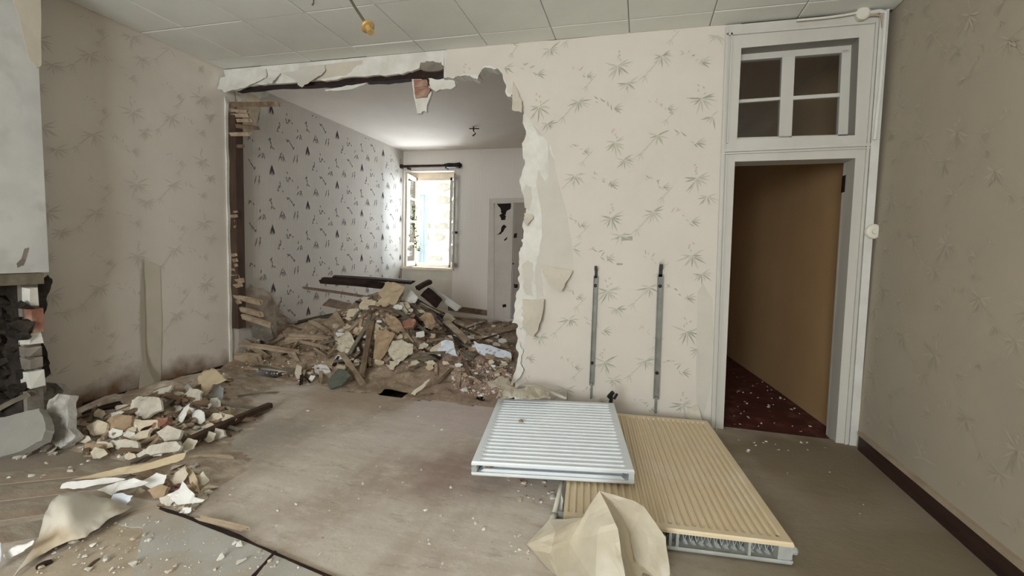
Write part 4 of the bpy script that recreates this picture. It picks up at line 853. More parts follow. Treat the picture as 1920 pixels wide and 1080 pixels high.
# ================================================================== BOARDS AND LATHS (each one a thing)
BO = [  # name, material, start px, end px, width m, thickness m, lift, label, category
 ('charred_beam', 'wood_dark', (600, 525, 5.0), (722, 536, 5.2), .08, .05, 0, 'thick charred beam lying on top of the heap, pointing left', 'beam'),
 ('charred_board', 'wood_dark', (622, 519, 5.15), (778, 530, 5.3), .09, .03, 0, 'thin black board resting along the top of the charred beam', 'board'),
 ('white_board', 'wood_white', (641, 520, 5.22), (765, 530, 5.32), .10, .025, 0, 'white painted board at the very back of the heap top', 'board'),
 ('lath', 'wood_brown', (566, 539, 4.75), (712, 561, 4.95), .035, .022, 0, 'long brown lath sticking out leftwards from the heap', 'lath'),
 ('wide_board', 'wood_brown', (607, 565, 4.85), (690, 586, 5.0), .20, .025, 0, 'wide brown board tilted under the long lath', 'board'),
 ('green_board', 'wood_green', (553, 609, 4.75), (648, 589, 4.9), .14, .03, 0, 'dark green board leaning low on the left of the heap', 'board'),
 ('lath', 'wood', (546, 607), (622, 637), .038, .022, .05, 'pale lath sloping right, topmost of the left lath bundle', 'lath'),
 ('lath', 'wood', (581, 611), (616, 632), .036, .022, .06, 'short pale lath crossing the left bundle near the white paper', 'lath'),
 ('lath', 'wood', (539, 634), (622, 640), .045, .022, .04, 'broad pale lath lying flat in the left bundle', 'lath'),
 ('lath', 'wood', (535, 641), (612, 642), .03, .02, .04, 'thin pale lath at the bottom of the left bundle', 'lath'),
 ('batten', 'wood', (447, 645, 3.95), (561, 661, 3.85), .05, .03, 0, 'long pale batten jutting right from the wall stub', 'batten'),
 ('batten', 'wood', (430, 622, 4.05), (507, 674, 3.95), .045, .03, 0, 'pale batten sloping steeply down under the long one', 'batten'),
 ('timber_block', 'wood', (430, 669, 3.92), (491, 673, 3.9), .07, .075, 0, 'short squared timber block at the foot of the left wall stub', 'timber'),
 ('timber_block', 'stone_grey', (458, 610, 4.25), (508, 626, 4.1), .14, .14, 0, 'broken grey masonry lump under the left wall laths', 'rubble'),
 ('plank', 'wood', (638, 668), (681, 731), .05, .02, .05, 'pale plank leaning down the front of the heap, left of two', 'plank'),
 ('plank', 'wood_brown', (699, 610), (677, 724), .06, .02, .06, 'brown plank leaning upright down the heap front, right of two', 'plank'),
 ('plank', 'wood_grey', (695, 610), (653, 679), .04, .018, .06, 'grey narrow plank slanting left behind the brown leaning plank', 'plank'),
 ('plank', 'wood', (628, 599), (643, 626), .055, .02, .08, 'short pale plank standing above the white crumpled paper', 'plank'),
 ('lath', 'wood_brown', (638, 600), (718, 616), .04, .02, .05, 'brown lath crossing the middle of the heap from the left', 'lath'),
 ('curved_board', 'wood_grey', (712, 613), (776, 633), .07, .02, .04, 'curved grey board in the centre of the heap', 'board'),
 ('lath', 'wood_brown', (772, 634), (834, 630), .035, .02, .04, 'brown lath continuing right from the curved board', 'lath'),
 ('plank', 'wood_brown', (762, 540), (852, 603), .075, .03, .06, 'long tan plank sloping down the right of the heap', 'plank'),
 ('plank', 'wood_dark', (772, 560), (864, 620), .06, .03, .02, 'dark plank underneath the long tan sloping plank', 'plank'),
 ('board', 'wood_white', (797, 537, 5.55), (862, 581, 5.6), .09, .03, 0, 'white painted board sloping behind the right side of the heap', 'board'),
 ('charred_timber', 'wood_dark', (794, 545, 5.3), (826, 572, 5.35), .11, .09, 0, 'charred broken timber lump near the window side of the heap', 'timber'),
 ('charred_timber', 'wood_dark', (780, 542, 5.1), (809, 527, 5.25), .06, .05, 0, 'charred stub pointing up from the heap crest', 'timber'),
 ('lath', 'wood', (846, 583), (914, 599), .04, .02, .05, 'thin pale lath pointing towards the cupboard', 'lath'),
 ('lath', 'wood', (865, 624), (911, 601), .05, .02, .04, 'pale lath lying askew in front of the cupboard', 'lath'),
 ('plank', 'wood', (834, 613), (878, 654), .085, .03, .07, 'light beige plank sliding down beside the blue-white paper', 'plank'),
 ('lath', 'wood_grey', (752, 681), (826, 676), .03, .018, .03, 'thin grey lath at the lower front of the heap', 'lath'),
 ('lath', 'wood_grey', (781, 672), (838, 668), .025, .018, .04, 'thin grey lath just above the lowest front one', 'lath'),
 ('lath', 'wood_brown', (690, 584), (742, 594), .06, .02, .06, 'brown lath under the big tan paper', 'lath'),
 ('lath', 'wood_brown', (905, 640), (968, 622), .03, .018, .03, 'thin brown lath against the torn wall edge', 'lath'),
 ('lath', 'wood_brown', (871, 680), (884, 728), .03, .02, .03, 'brown stick upright among the pink brick rubble', 'stick'),
 ('plank', 'wood_post', (344, 831, 2.16), (510, 758, 3.0), .05, .035, 0, 'long dark brown plank sloping across the left rubble mound', 'plank'),
 ('stick', 'wood_grey', (440, 746), (525, 738), .014, .012, .012, 'thin grey stick lying above the dark plank tip', 'stick'),
 ('stick', 'wood_grey', (414, 763), (492, 771), .02, .014, .015, 'grey stick lying just above the long dark plank', 'stick'),
 ('lath', 'wood', (352, 860), (442, 861), .022, .01, .012, 'thin pale lath on the bare floor right of the rubble', 'lath'),
 ('lath', 'wood_brown', (306, 752), (352, 768), .04, .02, .05, 'brown lath stub near the curled tan paper', 'lath'),
 ('lath', 'wood_brown', (330, 778), (383, 735), .03, .018, .08, 'brown lath leaning under the curled tan paper', 'lath'),
 ('stick', 'wood_brown', (415, 800), (434, 822), .014, .012, .01, 'short brown stick by the white block on the floor', 'stick'),
 ('batten', 'wood_grey', (-12, 772, 1.98), (64, 734, 2.05), .05, .03, 0, 'grey batten across the fireplace opening', 'batten'),
 ('lath', 'wood_grey', (470, 688), (600, 706), .04, .02, .01, 'grey floor lath along the edge of the bare floor', 'lath'),
 ('lath', 'wood_brown', (200, 812), (268, 778), .035, .02, .06, 'brown lath between the square tan block and the large white slab', 'lath'),
 ('lath', 'wood_grey', (300, 788), (368, 752), .03, .018, .09, 'grey lath lying on top of the left mound', 'lath'),
 ('lath', 'wood_dark', (262, 824), (330, 796), .03, .018, .05, 'dark lath piece in the lower left mound', 'lath'),
 ('lath', 'wood_brown', (336, 760), (396, 772), .045, .02, .05, 'brown board end near the bluish curl', 'lath'),
 ('lath', 'wood', (235, 884), (345, 866), .02, .012, .02, 'thin pale strip under the long tan wallpaper strip', 'lath'),
 ('stick', 'wood_dark', (66, 1072), (100, 1058), .02, .012, .012, 'dark stick at the lower left corner by the curled sheet', 'stick'),
 ('stick', 'wood_brown', (160, 1076), (188, 1052), .008, .008, .012, 'thin brown stick among the white flakes on the tan panel', 'stick'),
 ('batten', 'wood_dark', (150, 786), (232, 762), .06, .03, .02, 'dark broken batten at the wall foot behind the left mound', 'batten'),
 ('lath', 'wood', (868, 655), (905, 648), .03, .02, .04, 'short pale lath above the patterned white sheet', 'lath'),
]
for k, (nm, mt, a, c, w, t, lift, lab, cat) in enumerate(BO):
    tag(plank(nm, pt(a, lift), pt(c, lift), w, t, mt, seed=k+50, bend=.006 if 'curved' not in nm else -.05, roll=random.Random(k).uniform(-14, 14)), lab, cat)
# ================================================================== PAPERS AND SLABS
T = lambda a, dz=.02: ('t', a, dz)
SH = [  # name, material, outline px, mode, crumple, label, category
 ('torn_paper', 'paper_tan', [(724, 531), (745, 533), (761, 541), (752, 556), (742, 571), (724, 576), (715, 573), (707, 580), (698, 578), (712, 566), (718, 560), (709, 552), (714, 550)], T(40, .06), .03, 'big torn tan paper sheet on the crest of the heap', 'paper'),
 ('torn_paper', 'paper_white', [(764, 544), (776, 549), (785, 560), (778, 569), (767, 572), (754, 565), (757, 556)], T(40, .06), .03, 'white crumpled patterned paper right of the tan sheet on the crest', 'paper'),
 ('torn_paper', 'paper_cream', [(745, 566), (755, 567), (765, 584), (763, 590), (752, 581)], T(40, .06), .01, 'small pointed cream paper under the white crumpled crest paper', 'paper'),
 ('crumpled_paper', 'paper_cream', [(629, 638), (642, 632), (651, 624), (660, 627), (668, 644), (664, 655), (658, 667), (645, 666), (633, 660), (640, 645)], T(40, .06), .05, 'crumpled cream-white paper behind the top of the leaning planks', 'paper'),
 ('crumpled_paper', 'paper_cream', [(727, 653), (740, 642), (757, 640), (768, 647), (778, 650), (777, 665), (765, 672), (751, 683), (745, 690), (740, 676), (733, 668)], T(35, .05), .05, 'crumpled tan-cream paper in the lower centre of the heap', 'paper'),
 ('torn_paper', 'paper_cream', [(720, 690), (729, 675), (741, 678), (743, 685), (738, 694), (730, 692)], T(40, .04), .01, 'flat cream paper scrap at the lowest front of the heap centre', 'paper'),
 ('cardboard_sheet', 'tan_chip', [(707, 622), (725, 618), (743, 627), (733, 647), (727, 662), (715, 678), (701, 674), (704, 645)], T(35, .05), .03, 'large torn brown cardboard right of the leaning brown plank', 'cardboard'),
 ('crumpled_paper', 'paper_blue', [(828, 644), (838, 639), (851, 642), (854, 655), (860, 671), (850, 668), (840, 664), (822, 667), (824, 655)], T(40, .06), .035, 'bluish-white crumpled paper on the right of the heap', 'paper'),
 ('torn_paper', 'paper_cream', [(804, 662), (815, 650), (830, 638), (826, 655), (821, 667), (812, 664)], T(40, .05), .02, 'pinkish cream paper tucked left of the bluish paper', 'paper'),
 ('paper_scrap', 'paper_white', [(781, 624), (795, 621), (797, 631), (780, 634)], T(50, .05), .01, 'small square white paper scrap in the heap middle', 'paper'),
 ('slate_slab', 'slate', [(613, 716), (622, 704), (635, 691), (646, 694), (658, 704), (650, 714), (641, 724), (628, 727), (620, 730)], T(35, .04), .01, 'dark grey-green slab leaning at the front left of the heap', 'slab'),
 ('torn_paper', 'paper_cream', [(807, 711), (797, 716), (784, 728), (771, 740), (780, 742), (790, 733), (798, 724)], T(30, .03), .025, 'pointed cream paper piece at the front edge near the floor hole', 'paper'),
 ('plaster_slab', 'white_chip', [(876, 633), (890, 630), (918, 634), (900, 639), (878, 640)], ('g',), .008, 'narrow white plaster slab above the patterned sheet', 'slab'),
 ('patterned_sheet', 'paper_blue', [(888, 640), (905, 645), (935, 654), (958, 662), (959, 677), (935, 676), (914, 671), (897, 662)], T(28, .05), .012, 'large white wallpaper sheet with small dark sprigs near the torn wall edge', 'paper'),
 ('crumpled_paper', 'tan_chip', [(725, 600), (735, 593), (747, 600), (756, 612), (762, 626), (745, 626), (733, 617)], T(35, .06), .05, 'brown-grey crumpled paper in the heart of the heap', 'paper'),
 ('torn_paper', 'cream_chip', [(647, 598), (655, 586), (665, 581), (682, 589), (677, 597), (667, 600), (655, 603)], T(35, .05), .04, 'cream crumpled scrap left of the heap centre', 'paper'),
 ('torn_paper', 'tan_chip', [(785, 597), (800, 590), (812, 592), (820, 610), (812, 622), (800, 618), (796, 606)], T(35, .07), .05, 'tan crumpled wad in the upper right of the heap', 'paper'),
 ('crumpled_paper', 'cream_chip', [(676, 572), (690, 563), (707, 566), (703, 577), (690, 583), (678, 582)], T(35, .06), .04, 'beige crumpled paper left of the big tan sheet', 'paper'),
 ('torn_paper', 'paper_cream', [(836, 588), (850, 594), (856, 601), (845, 606), (832, 600)], T(35, .06), .03, 'pale paper wad at the end of the long tan plank', 'paper'),
 ('brick_slab', 'brick', [(750, 607), (768, 598), (780, 600), (776, 614), (760, 617)], T(35, .06), .02, 'reddish brick slab in the heart of the heap', 'brick'),
 ('plaster_slab', 'paper_white', [(590, 689), (612, 690), (620, 700), (600, 706), (590, 700)], ('g',), .012, 'cream plaster slab left of the slate slab', 'slab'),
 ('torn_paper', 'paper_white', [(583, 704), (592, 705), (584, 716), (576, 716)], T(40, .02), .01, 'small white paper curl at the floor edge', 'paper'),
 ('torn_paper', 'paper_cream', [(558, 684), (567, 690), (566, 708), (558, 712), (553, 700)], T(50, .02), .015, 'standing cream scrap near the black floor hole', 'paper'),
 ('crumpled_paper', 'paper_cream', [(905, 722), (925, 720), (942, 715), (960, 727), (975, 738), (1000, 735), (1028, 744), (1032, 755), (1010, 758), (985, 756), (965, 752), (940, 755), (930, 748), (945, 740), (925, 733)], ('z', .24), .045, 'crumpled cream wallpaper lying over the far corner of the white radiator', 'paper'),
 # left rubble
 ('plaster_slab', 'tan_chip', [(205, 790), (225, 776), (250, 780), (252, 800), (232, 812), (208, 806)], T(35, .05), .025, 'tan slab at the near side of the large white slab', 'slab'),
 ('plaster_slab', 'cream_chip', [(165, 800), (185, 788), (205, 795), (200, 812), (178, 818)], T(35, .03), .02, 'cream slab above the square tan block', 'slab'),
 ('plaster_slab', 'dust_white', [(300, 812), (322, 800), (345, 808), (340, 826), (315, 830)], T(35, .05), .03, 'rounded pale slab left of the dark plank end', 'slab'),
 ('plaster_slab', 'cream_chip', [(242, 822), (262, 812), (285, 806), (278, 820), (258, 828)], T(35, .05), .012, 'flat cream shard in front of the greenish slab', 'slab'),
 ('plaster_slab', 'dust_white', [(345, 745), (362, 730), (382, 735), (378, 752), (358, 760)], T(40, .08), .025, 'greenish white slab left of the curled tan paper', 'slab'),
 ('brick_slab', 'brick', [(275, 802), (296, 785), (318, 782), (312, 795), (290, 806)], T(40, .08), .01, 'red-brown shard lying on the left mound', 'brick'),
 ('torn_paper', 'paper_cream', [(340, 838), (356, 822), (372, 826), (366, 842), (350, 850)], T(35, .03), .015, 'cream scrap under the near end of the dark plank', 'paper'),
 ('plaster_slab', 'dust_white', [(378, 812), (398, 802), (420, 806), (424, 818), (402, 826), (385, 824)], T(30, .015), .008, 'small white block group on the floor below the dark plank', 'slab'),
 ('torn_paper', 'paper_white', [(270, 905), (300, 888), (318, 892), (312, 908), (290, 918)], T(38, .03), .02, 'white scrap left of the folded cream paper', 'paper'),
 ('plaster_slab', 'tan_chip', [(282, 920), (305, 908), (320, 914), (312, 932), (292, 936)], T(35, .03), .02, 'tan shard in front of the folded cream paper', 'slab'),
 ('curled_paper', 'paper_white', [(12, 1040), (40, 1022), (70, 1012), (66, 1022), (44, 1036), (18, 1050)], T(30, .02), .015, 'dusty white paper strip beside the left margin curl', 'paper'),
 ('curled_paper', 'paper_tan', [(373, 706), (385, 697), (400, 692), (415, 702), (428, 714), (414, 720), (402, 722), (395, 735), (383, 745), (376, 733)], T(45, .10), .02, 'curled tan paper on the far end of the left rubble mound', 'paper'),
 ('curled_paper', 'paper_blue', [(394, 741), (400, 728), (408, 720), (421, 729), (420, 745), (412, 750)], T(40, .03), .015, 'bluish-white curl below the curled tan paper', 'paper'),
 ('plaster_slab', 'dust_white', [(246, 768), (252, 752), (262, 744), (283, 745), (305, 748), (308, 770), (292, 778), (276, 788), (258, 780)], T(35, .06), .03, 'large white-green plaster slab in the middle of the left mound', 'slab'),
 ('plaster_slab', 'cream_chip', [(250, 786), (275, 790), (296, 788), (300, 803), (280, 815), (256, 806)], T(35, .05), .03, 'greenish cream slab below the large white one', 'slab'),
 ('plaster_slab', 'dust_white', [(288, 736), (305, 728), (325, 722), (318, 734), (300, 742)], T(40, .04), .01, 'pale slab leaning against the base of the left wall', 'slab'),
 ('torn_paper', 'paper_white', [(335, 785), (346, 772), (358, 758), (362, 768), (352, 784), (345, 795)], T(40, .06), .03, 'white torn sheet standing beside the dark plank', 'paper'),
 ('crumpled_paper', 'paper_white', [(365, 780), (375, 770), (387, 775), (388, 790), (378, 796), (368, 792)], T(40, .04), .035, 'white crumpled wad beside the dark plank', 'paper'),
 ('plaster_block', 'tan_chip', [(160, 831), (194, 834), (197, 848), (190, 859), (157, 857)], T(45, .02), .004, 'square tan block at the front of the left mound', 'block'),
 ('plaster_slab', 'dust_white', [(285, 836), (305, 832), (335, 828), (345, 838), (340, 846), (310, 850), (280, 856), (255, 858), (270, 846)], T(30, .04), .02, 'broken white slab lying above the long tan sheet', 'slab'),
 ('plaster_slab', 'dust_white', [(222, 828), (240, 824), (262, 828), (265, 840), (245, 848), (225, 843)], T(30, .03), .03, 'lumpy white plaster slab right of the tan block', 'slab'),
 ('torn_sheet', 'paper_tan', [(136, 899), (200, 884), (285, 868), (350, 849), (344, 862), (318, 872), (285, 880), (240, 890), (200, 897)], T(40, .05), .012, 'long narrow tan wallpaper strip across the left mound front', 'paper'),
 ('torn_sheet', 'paper_white', [(116, 917), (122, 908), (154, 902), (200, 897), (237, 898), (215, 905), (178, 911), (140, 918)], T(40, .02), .012, 'white torn strip just below the long tan strip', 'paper'),
 ('torn_sheet', 'paper_white', [(190, 920), (225, 905), (260, 898), (282, 905), (262, 916), (235, 920), (215, 930)], T(35, .04), .03, 'white ragged sheet between the strips and the grey floor', 'paper'),
 ('torn_paper', 'paper_blue', [(205, 947), (214, 927), (235, 926), (253, 930), (248, 940), (232, 953)], T(40, .03), .012, 'pale blue-white paper at the end of the big cream sheet', 'paper'),
 ('curled_wallpaper', 'paper_curl', [(80, 978), (92, 950), (112, 927), (130, 924), (150, 927), (180, 932), (205, 935), (230, 945), (250, 952), (225, 965), (200, 978), (180, 995), (160, 1010), (140, 1014), (110, 1024), (75, 1042), (50, 1062), (24, 1084), (40, 1062), (58, 1036), (72, 1010)], ('h', lambda x, y: .016+.10*gs(x, 122, 46)*gs(y, 945, 55)+.03*gs(x, 215, 40)), .008, 'large curled cream wallpaper sheet in the lower left corner', 'paper'),
 ('crumpled_paper', 'paper_cream', [(322, 900), (336, 888), (352, 875), (358, 890), (345, 905), (334, 912)], T(40, .03), .025, 'folded cream paper standing at the right end of the tan strip', 'paper'),
 ('crumpled_paper', 'paper_tan', [(352, 875), (362, 882), (372, 900), (378, 925), (368, 922), (358, 905)], T(45, .03), .012, 'tan folded paper in the right tip of the left rubble', 'paper'),
 ('crumpled_paper', 'paper_white', [(320, 930), (338, 920), (352, 905), (362, 920), (372, 933), (388, 938), (380, 944), (358, 945), (338, 948)], T(40, .03), .035, 'white crumpled paper at the right tip of the left rubble', 'paper'),
 ('paper_scrap', 'paper_cream', [(372, 893), (382, 884), (394, 900), (386, 910), (378, 912)], T(45, .02), .008, 'small cream folded card beside the crumpled white paper', 'paper'),
 ('paper_scrap', 'dust_white', [(300, 935), (318, 928), (330, 940), (322, 950), (305, 945)], T(40, .02), .012, 'pale plaster flake left of the crumpled white tip paper', 'slab'),
 ('paper_scrap', 'paper_white', [(343, 952), (360, 951), (356, 962), (342, 965)], T(45, .02), .004, 'square white scrap on the edge of the floor seam', 'paper'),
 ('concrete_slab', 'hearth', [(-12, 786), (30, 776), (74, 766), (82, 785), (87, 806), (78, 826), (40, 846), (-12, 862)], T(33, .02), .003, 'smooth grey concrete hearth slab tilted in front of the fireplace', 'slab'),
 ('plaster_lump', 'rough_plaster', [(98, 750), (112, 738), (134, 742), (137, 765), (137, 800), (145, 818), (130, 835), (113, 842), (102, 815), (96, 790)], T(20, .03), .03, 'tall jagged grey plaster lump beside the hearth slab', 'rubble'),
 ('plaster_lump', 'rough_plaster', [(72, 730), (95, 718), (118, 722), (116, 742), (100, 752), (80, 750)], T(20, .22), .05, 'grey torn plaster lump under the fireplace jamb', 'rubble'),
 ('plaster_lump', 'brick_pink', [(86, 772), (98, 766), (104, 790), (96, 802), (88, 795)], T(20, .10), .02, 'pink brick face between the hearth slab and the jagged lump', 'brick'),
 ('plaster_slab', 'tan_chip', [(38, 760), (64, 742), (78, 748), (60, 766), (42, 772)], T(20, .18), .02, 'tan slab lying on the hearth under the fireplace', 'slab'),
 ('curled_wallpaper', 'paper_blue', [(-8, 1012), (4, 1018), (5, 1045), (2, 1066), (-10, 1070)], T(40, .02), .01, 'bluish paper curl at the left margin of the floor', 'paper'),
 ('paper_scrap', 'paper_white', [(1046, 928), (1052, 920), (1056, 940), (1053, 966), (1047, 964), (1049, 945)], T(50, .01), .006, 'white plastic strip between the short pipe and the beige radiator', 'paper'),
]
NOTH = {'plaster_block': .06, 'concrete_slab': .05, 'slate_slab': .02, 'plaster_slab': .018, 'plaster_lump': .05, 'brick_slab': .04}
for k, (nm, mt, pl, md, am, lab, cat) in enumerate(SH):
    o = tag(sheet(nm, pl, md, mt, amp=am, seed=k+100, step=4.5, jg=1.6, th=NOTH.get(nm, .003), smooth=nm.startswith('curled')), lab, cat)
    if nm == 'patterned_sheet':
        P_ = MB()
        for (x, y) in ((912, 655), (918, 658), (926, 661), (934, 657), (941, 666), (924, 665), (936, 668)):
            for a in range(3):
                q = [(x+2.6*math.cos(a*2.1+r)+a, y+1.6*math.sin(a*2.1+r)) for r in (0, .8, 2.2)]
                dd = [ray(*p) for p in q]; P_.add([CAM+d*((o.location-CAM).length/d.length*.990) for d in dd], [(0, 1, 2)])
        P_.go('sprig_print', 'fig_dark', o, kind='stuff')
# ================================================================== CHIPS
CW = {'white_chip': 'white', 'dust_white': 'off-white', 'cream_chip': 'cream', 'tan_chip': 'tan', 'brick': 'red-brown', 'brick_pink': 'pink', 'wood_brown': 'brown', 'paper_white': 'off-white', 'paper_cream': 'cream', 'paper_tan': 'tan', 'wood': 'pale', 'wood_grey': 'grey', 'wood_dark': 'charred'}
MARK = [(300, 760, 'by the large white slab of the left mound'), (400, 725, 'by the curled tan paper'), (430, 790, 'along the long dark plank'), (177, 845, 'by the square tan block'), (240, 835, 'beside the lumpy white slab'), (310, 842, 'by the broken white slab above the tan strip'), (355, 915, 'at the crumpled white tip paper'), (200, 790, 'at the near end of the left mound'), (275, 800, 'by the greenish cream slab'), (375, 783, 'by the white wad at the dark plank'), (240, 895, 'by the long tan strip'),
        (743, 553, 'by the big tan sheet on the crest'), (650, 645, 'by the white paper at the plank tops'), (750, 662, 'by the crumpled paper low in the heap'), (720, 650, 'beside the torn brown cardboard'), (840, 655, 'by the bluish-white paper'), (925, 660, 'by the patterned white sheet'), (635, 712, 'by the grey-green slab'), (575, 638, 'in the left lath bundle'), (505, 665, 'below the long pale batten'), (855, 633, 'along the light beige plank'), (800, 580, 'along the long tan plank'), (660, 590, 'by the cream scrap left of the heap centre'), (940, 715, 'at the foot of the torn wall edge'), (880, 710, 'around the upright brown stick'), (790, 625, 'by the square white scrap'), (930, 610, 'before the cupboard'), (560, 700, 'near the standing cream scrap'), (820, 720, 'near the pointed cream paper'),
        (480, 765, 'near the dark plank tip'), (700, 770, 'on the floor below the heap'), (865, 810, 'left of the white radiator'), (965, 1020, 'left of the foreground paper'), (1000, 920, 'under the white radiator front'), (450, 930, 'right of the mound tip'), (590, 1000, 'on the floor beyond the grey sheet'), (650, 880, 'in the middle of the bare floor'), (180, 1020, 'on the tan panel'), (400, 1040, 'on the grey floor sheet'), (60, 850, 'before the hearth slab'), (150, 880, 'on the grey floor left of the strip'),
        (1385, 715, 'deep in the red corridor'), (1420, 770, 'on the red corridor floor'), (1510, 800, 'on the red corridor floor at right'), (1400, 830, 'before the threshold at left'), (1530, 840, 'before the threshold at right'), (1500, 920, 'beside the beige radiator'), (1640, 980, 'near the dark skirting')]
def mark(q): return min(MARK, key=lambda m_: (m_[0]-q[0])**2+(m_[1]-q[1])**2)[2]
def scatter(name, mats, n, polys, smin, smax, noun, cat, group, seed, flatness=.55, dz=0, zfix=None):
    rnd = random.Random(seed)
    protos = [(hull_mesh(name, 1, rnd.uniform(.55, .9), flatness*rnd.uniform(.6, 1.1), mt, seed*31+i*7+j, rnd.choice([9, 11, 14])), CW[mt]) for i, mt in enumerate(mats) for j in range(4)]
    ws = [abs(sum(p[i][0]*p[i-1][1]-p[i-1][0]*p[i][1] for i in range(len(p)))) for p in polys]
    for i in range(n):
        pl = rnd.choices(polys, ws)[0]; xs = [p[0] for p in pl]; ys = [p[1] for p in pl]
        while True:
            q = (rnd.uniform(min(xs), max(xs)), rnd.uniform(min(ys), max(ys)))
            if inside(q, pl): break
        p = at(*q) if zfix is None else onZ(*q, zfix)
        r_ = rnd.random()**1.7; s = smin*(smax/smin)**r_; me, cw = rnd.choice(protos)
        o = bpy.data.objects.new(name, me); COL.objects.link(o)
        o.location = p+Vector((0, 0, s*flatness*.42+dz)); o.scale = (s, s, s); o.rotation_euler = (rnd.uniform(-.4, .4), rnd.uniform(-.4, .4), rnd.uniform(0, 6.28))
        tag(o, '%s %s %s %s' % ('tiny' if r_ < .15 else 'small' if r_ < .5 else 'larger', cw, noun, mark(q)), cat, group)
def fines(name, mats, n, polys, smin, smax, label, seed, zfix=None):
    rnd = random.Random(seed); b = MB()
    for i in range(n):
        pl = rnd.choice(polys); xs = [p[0] for p in pl]; ys = [p[1] for p in pl]
        while True:
            q = (rnd.uniform(min(xs), max(xs)), rnd.uniform(min(ys), max(ys)))
            if inside(q, pl): break
        p = at(*q) if zfix is None else onZ(*q, zfix); s = smin*(smax/smin)**(rnd.random()**2); b.i = rnd.randrange(len(mats)); a = rnd.uniform(0, 6.28)
        ex, ey = Vector((math.cos(a), math.sin(a), rnd.uniform(-.3, .3)))*s, Vector((-math.sin(a), math.cos(a), rnd.uniform(-.3, .3)))*s*.7
        h = Vector((rnd.uniform(-.3, .3)*s, rnd.uniform(-.3, .3)*s, s*.7))
        b.add([p-ex, p-ey, p+ex, p+ey*rnd.uniform(.5, 1.2), p+h], [(0, 1, 4), (1, 2, 4), (2, 3, 4), (3, 0, 4), (3, 2, 1, 0)])
    tag(b.go(name, mats), label, 'rubble', kind='stuff')
LM = [(140, 795), (250, 752), (330, 735), (420, 735), (440, 770), (430, 810), (330, 850), (240, 860), (160, 850)]
LF = [(300, 880), (370, 870), (395, 930), (350, 970), (310, 950)]
LW = [(230, 770), (300, 735), (380, 705), (430, 700), (440, 740), (330, 780), (240, 810)]
HC = [(600, 640), (640, 585), (690, 560), (780, 560), (850, 590), (880, 640), (850, 690), (760, 690), (640, 690)]
HR = [(860, 610), (960, 600), (965, 700), (880, 715), (840, 690)]
HL = [(450, 640), (560, 610), (620, 640), (620, 700), (560, 715), (450, 690)]
PK = [(840, 690), (880, 672), (965, 690), (962, 735), (900, 745), (850, 730)]
FL = [(330, 870), (520, 740), (880, 760), (860, 900), (960, 1070), (660, 1070), (400, 960)]
FC = [(100, 1000), (300, 960), (560, 1060), (560, 1078), (60, 1078)]
scatter('plaster_chunk', ['dust_white', 'cream_chip', 'white_chip', 'tan_chip'], 130, [LM, LM, LW], .018, .062, 'plaster chunk', 'rubble', 'plaster chunks in the left mound', 1)
scatter('plaster_lump', ['dust_white', 'cream_chip', 'dust_white', 'tan_chip', 'tan_chip'], 115, [LM, LM, LW, [(180, 775), (300, 740), (400, 730), (400, 790), (300, 840), (180, 850)]], .035, .085, 'plaster lump', 'rubble', 'plaster lumps in the left mound', 31, flatness=.42)
scatter('plaster_lump', ['dust_white', 'cream_chip', 'tan_chip', 'brick_pink'], 44, [LF, [(200, 890), (330, 875), (380, 900), (360, 950), (250, 930)]], .03, .07, 'plaster lump', 'rubble', 'plaster lumps at the mound tip', 32, flatness=.42)
scatter('brick_fragment', ['brick_pink', 'tan_chip', 'brick'], 50, [LM, LF], .018, .05, 'fragment', 'rubble', 'brown fragments in the left mound', 2)
scatter('plaster_chunk', ['white_chip', 'cream_chip'], 26, [LF], .014, .04, 'plaster bit', 'rubble', 'plaster bits at the mound tip', 3)
scatter('plaster_chunk', ['cream_chip', 'white_chip'], 16, [[(0, 850), (60, 835), (180, 870), (200, 830), (130, 900), (0, 900)]], .014, .05, 'plaster bit', 'rubble', 'plaster bits by the hearth', 4)
scatter('heap_chunk', ['cream_chip', 'white_chip', 'tan_chip'], 130, [HC], .025, .075, 'rubble lump', 'rubble', 'lumps in the big heap', 5)
scatter('brick_fragment', ['brick', 'brick_pink', 'tan_chip'], 80, [HC, HR], .025, .07, 'brick fragment', 'rubble', 'brick fragments in the big heap', 6)
scatter('heap_chunk', ['tan_chip', 'cream_chip', 'wood_brown'], 60, [HL], .02, .06, 'dusty lump', 'rubble', 'tan lumps left of the heap', 7)
scatter('brick_fragment', ['brick_pink', 'white_chip', 'brick_pink', 'white_chip', 'cream_chip'], 130, [PK, [(850, 672), (965, 690), (960, 725), (860, 712)]], .016, .05, 'rubble piece', 'rubble', 'pink rubble by the torn wall edge', 8)
scatter('heap_chunk', ['tan_chip', 'wood_brown', 'brick_pink'], 60, [HR], .02, .055, 'rubble piece', 'rubble', 'brown rubble before the cupboard', 9)
scatter('plaster_chip', ['white_chip'], 90, [FL], .005, .017, 'plaster chip', 'rubble', 'white chips on the bare floor', 10)
scatter('plaster_chip', ['white_chip', 'cream_chip'], 70, [FC, [(140, 960), (290, 970), (270, 1075), (120, 1075)]], .007, .03, 'plaster flake', 'rubble', 'white flakes on the front panels', 11, zfix=.011)
scatter('plaster_chip', ['white_chip', 'brick_pink', 'cream_chip'], 42, [[(940, 895), (1040, 905), (1040, 950), (970, 940)]], .008, .035, 'debris piece', 'rubble', 'bits under the white radiator', 12)
scatter('plaster_chip', ['white_chip'], 36, [[(945, 1005), (985, 1000), (995, 1055), (955, 1060)]], .005, .016, 'crumb', 'rubble', 'white crumbs by the foreground paper', 13)
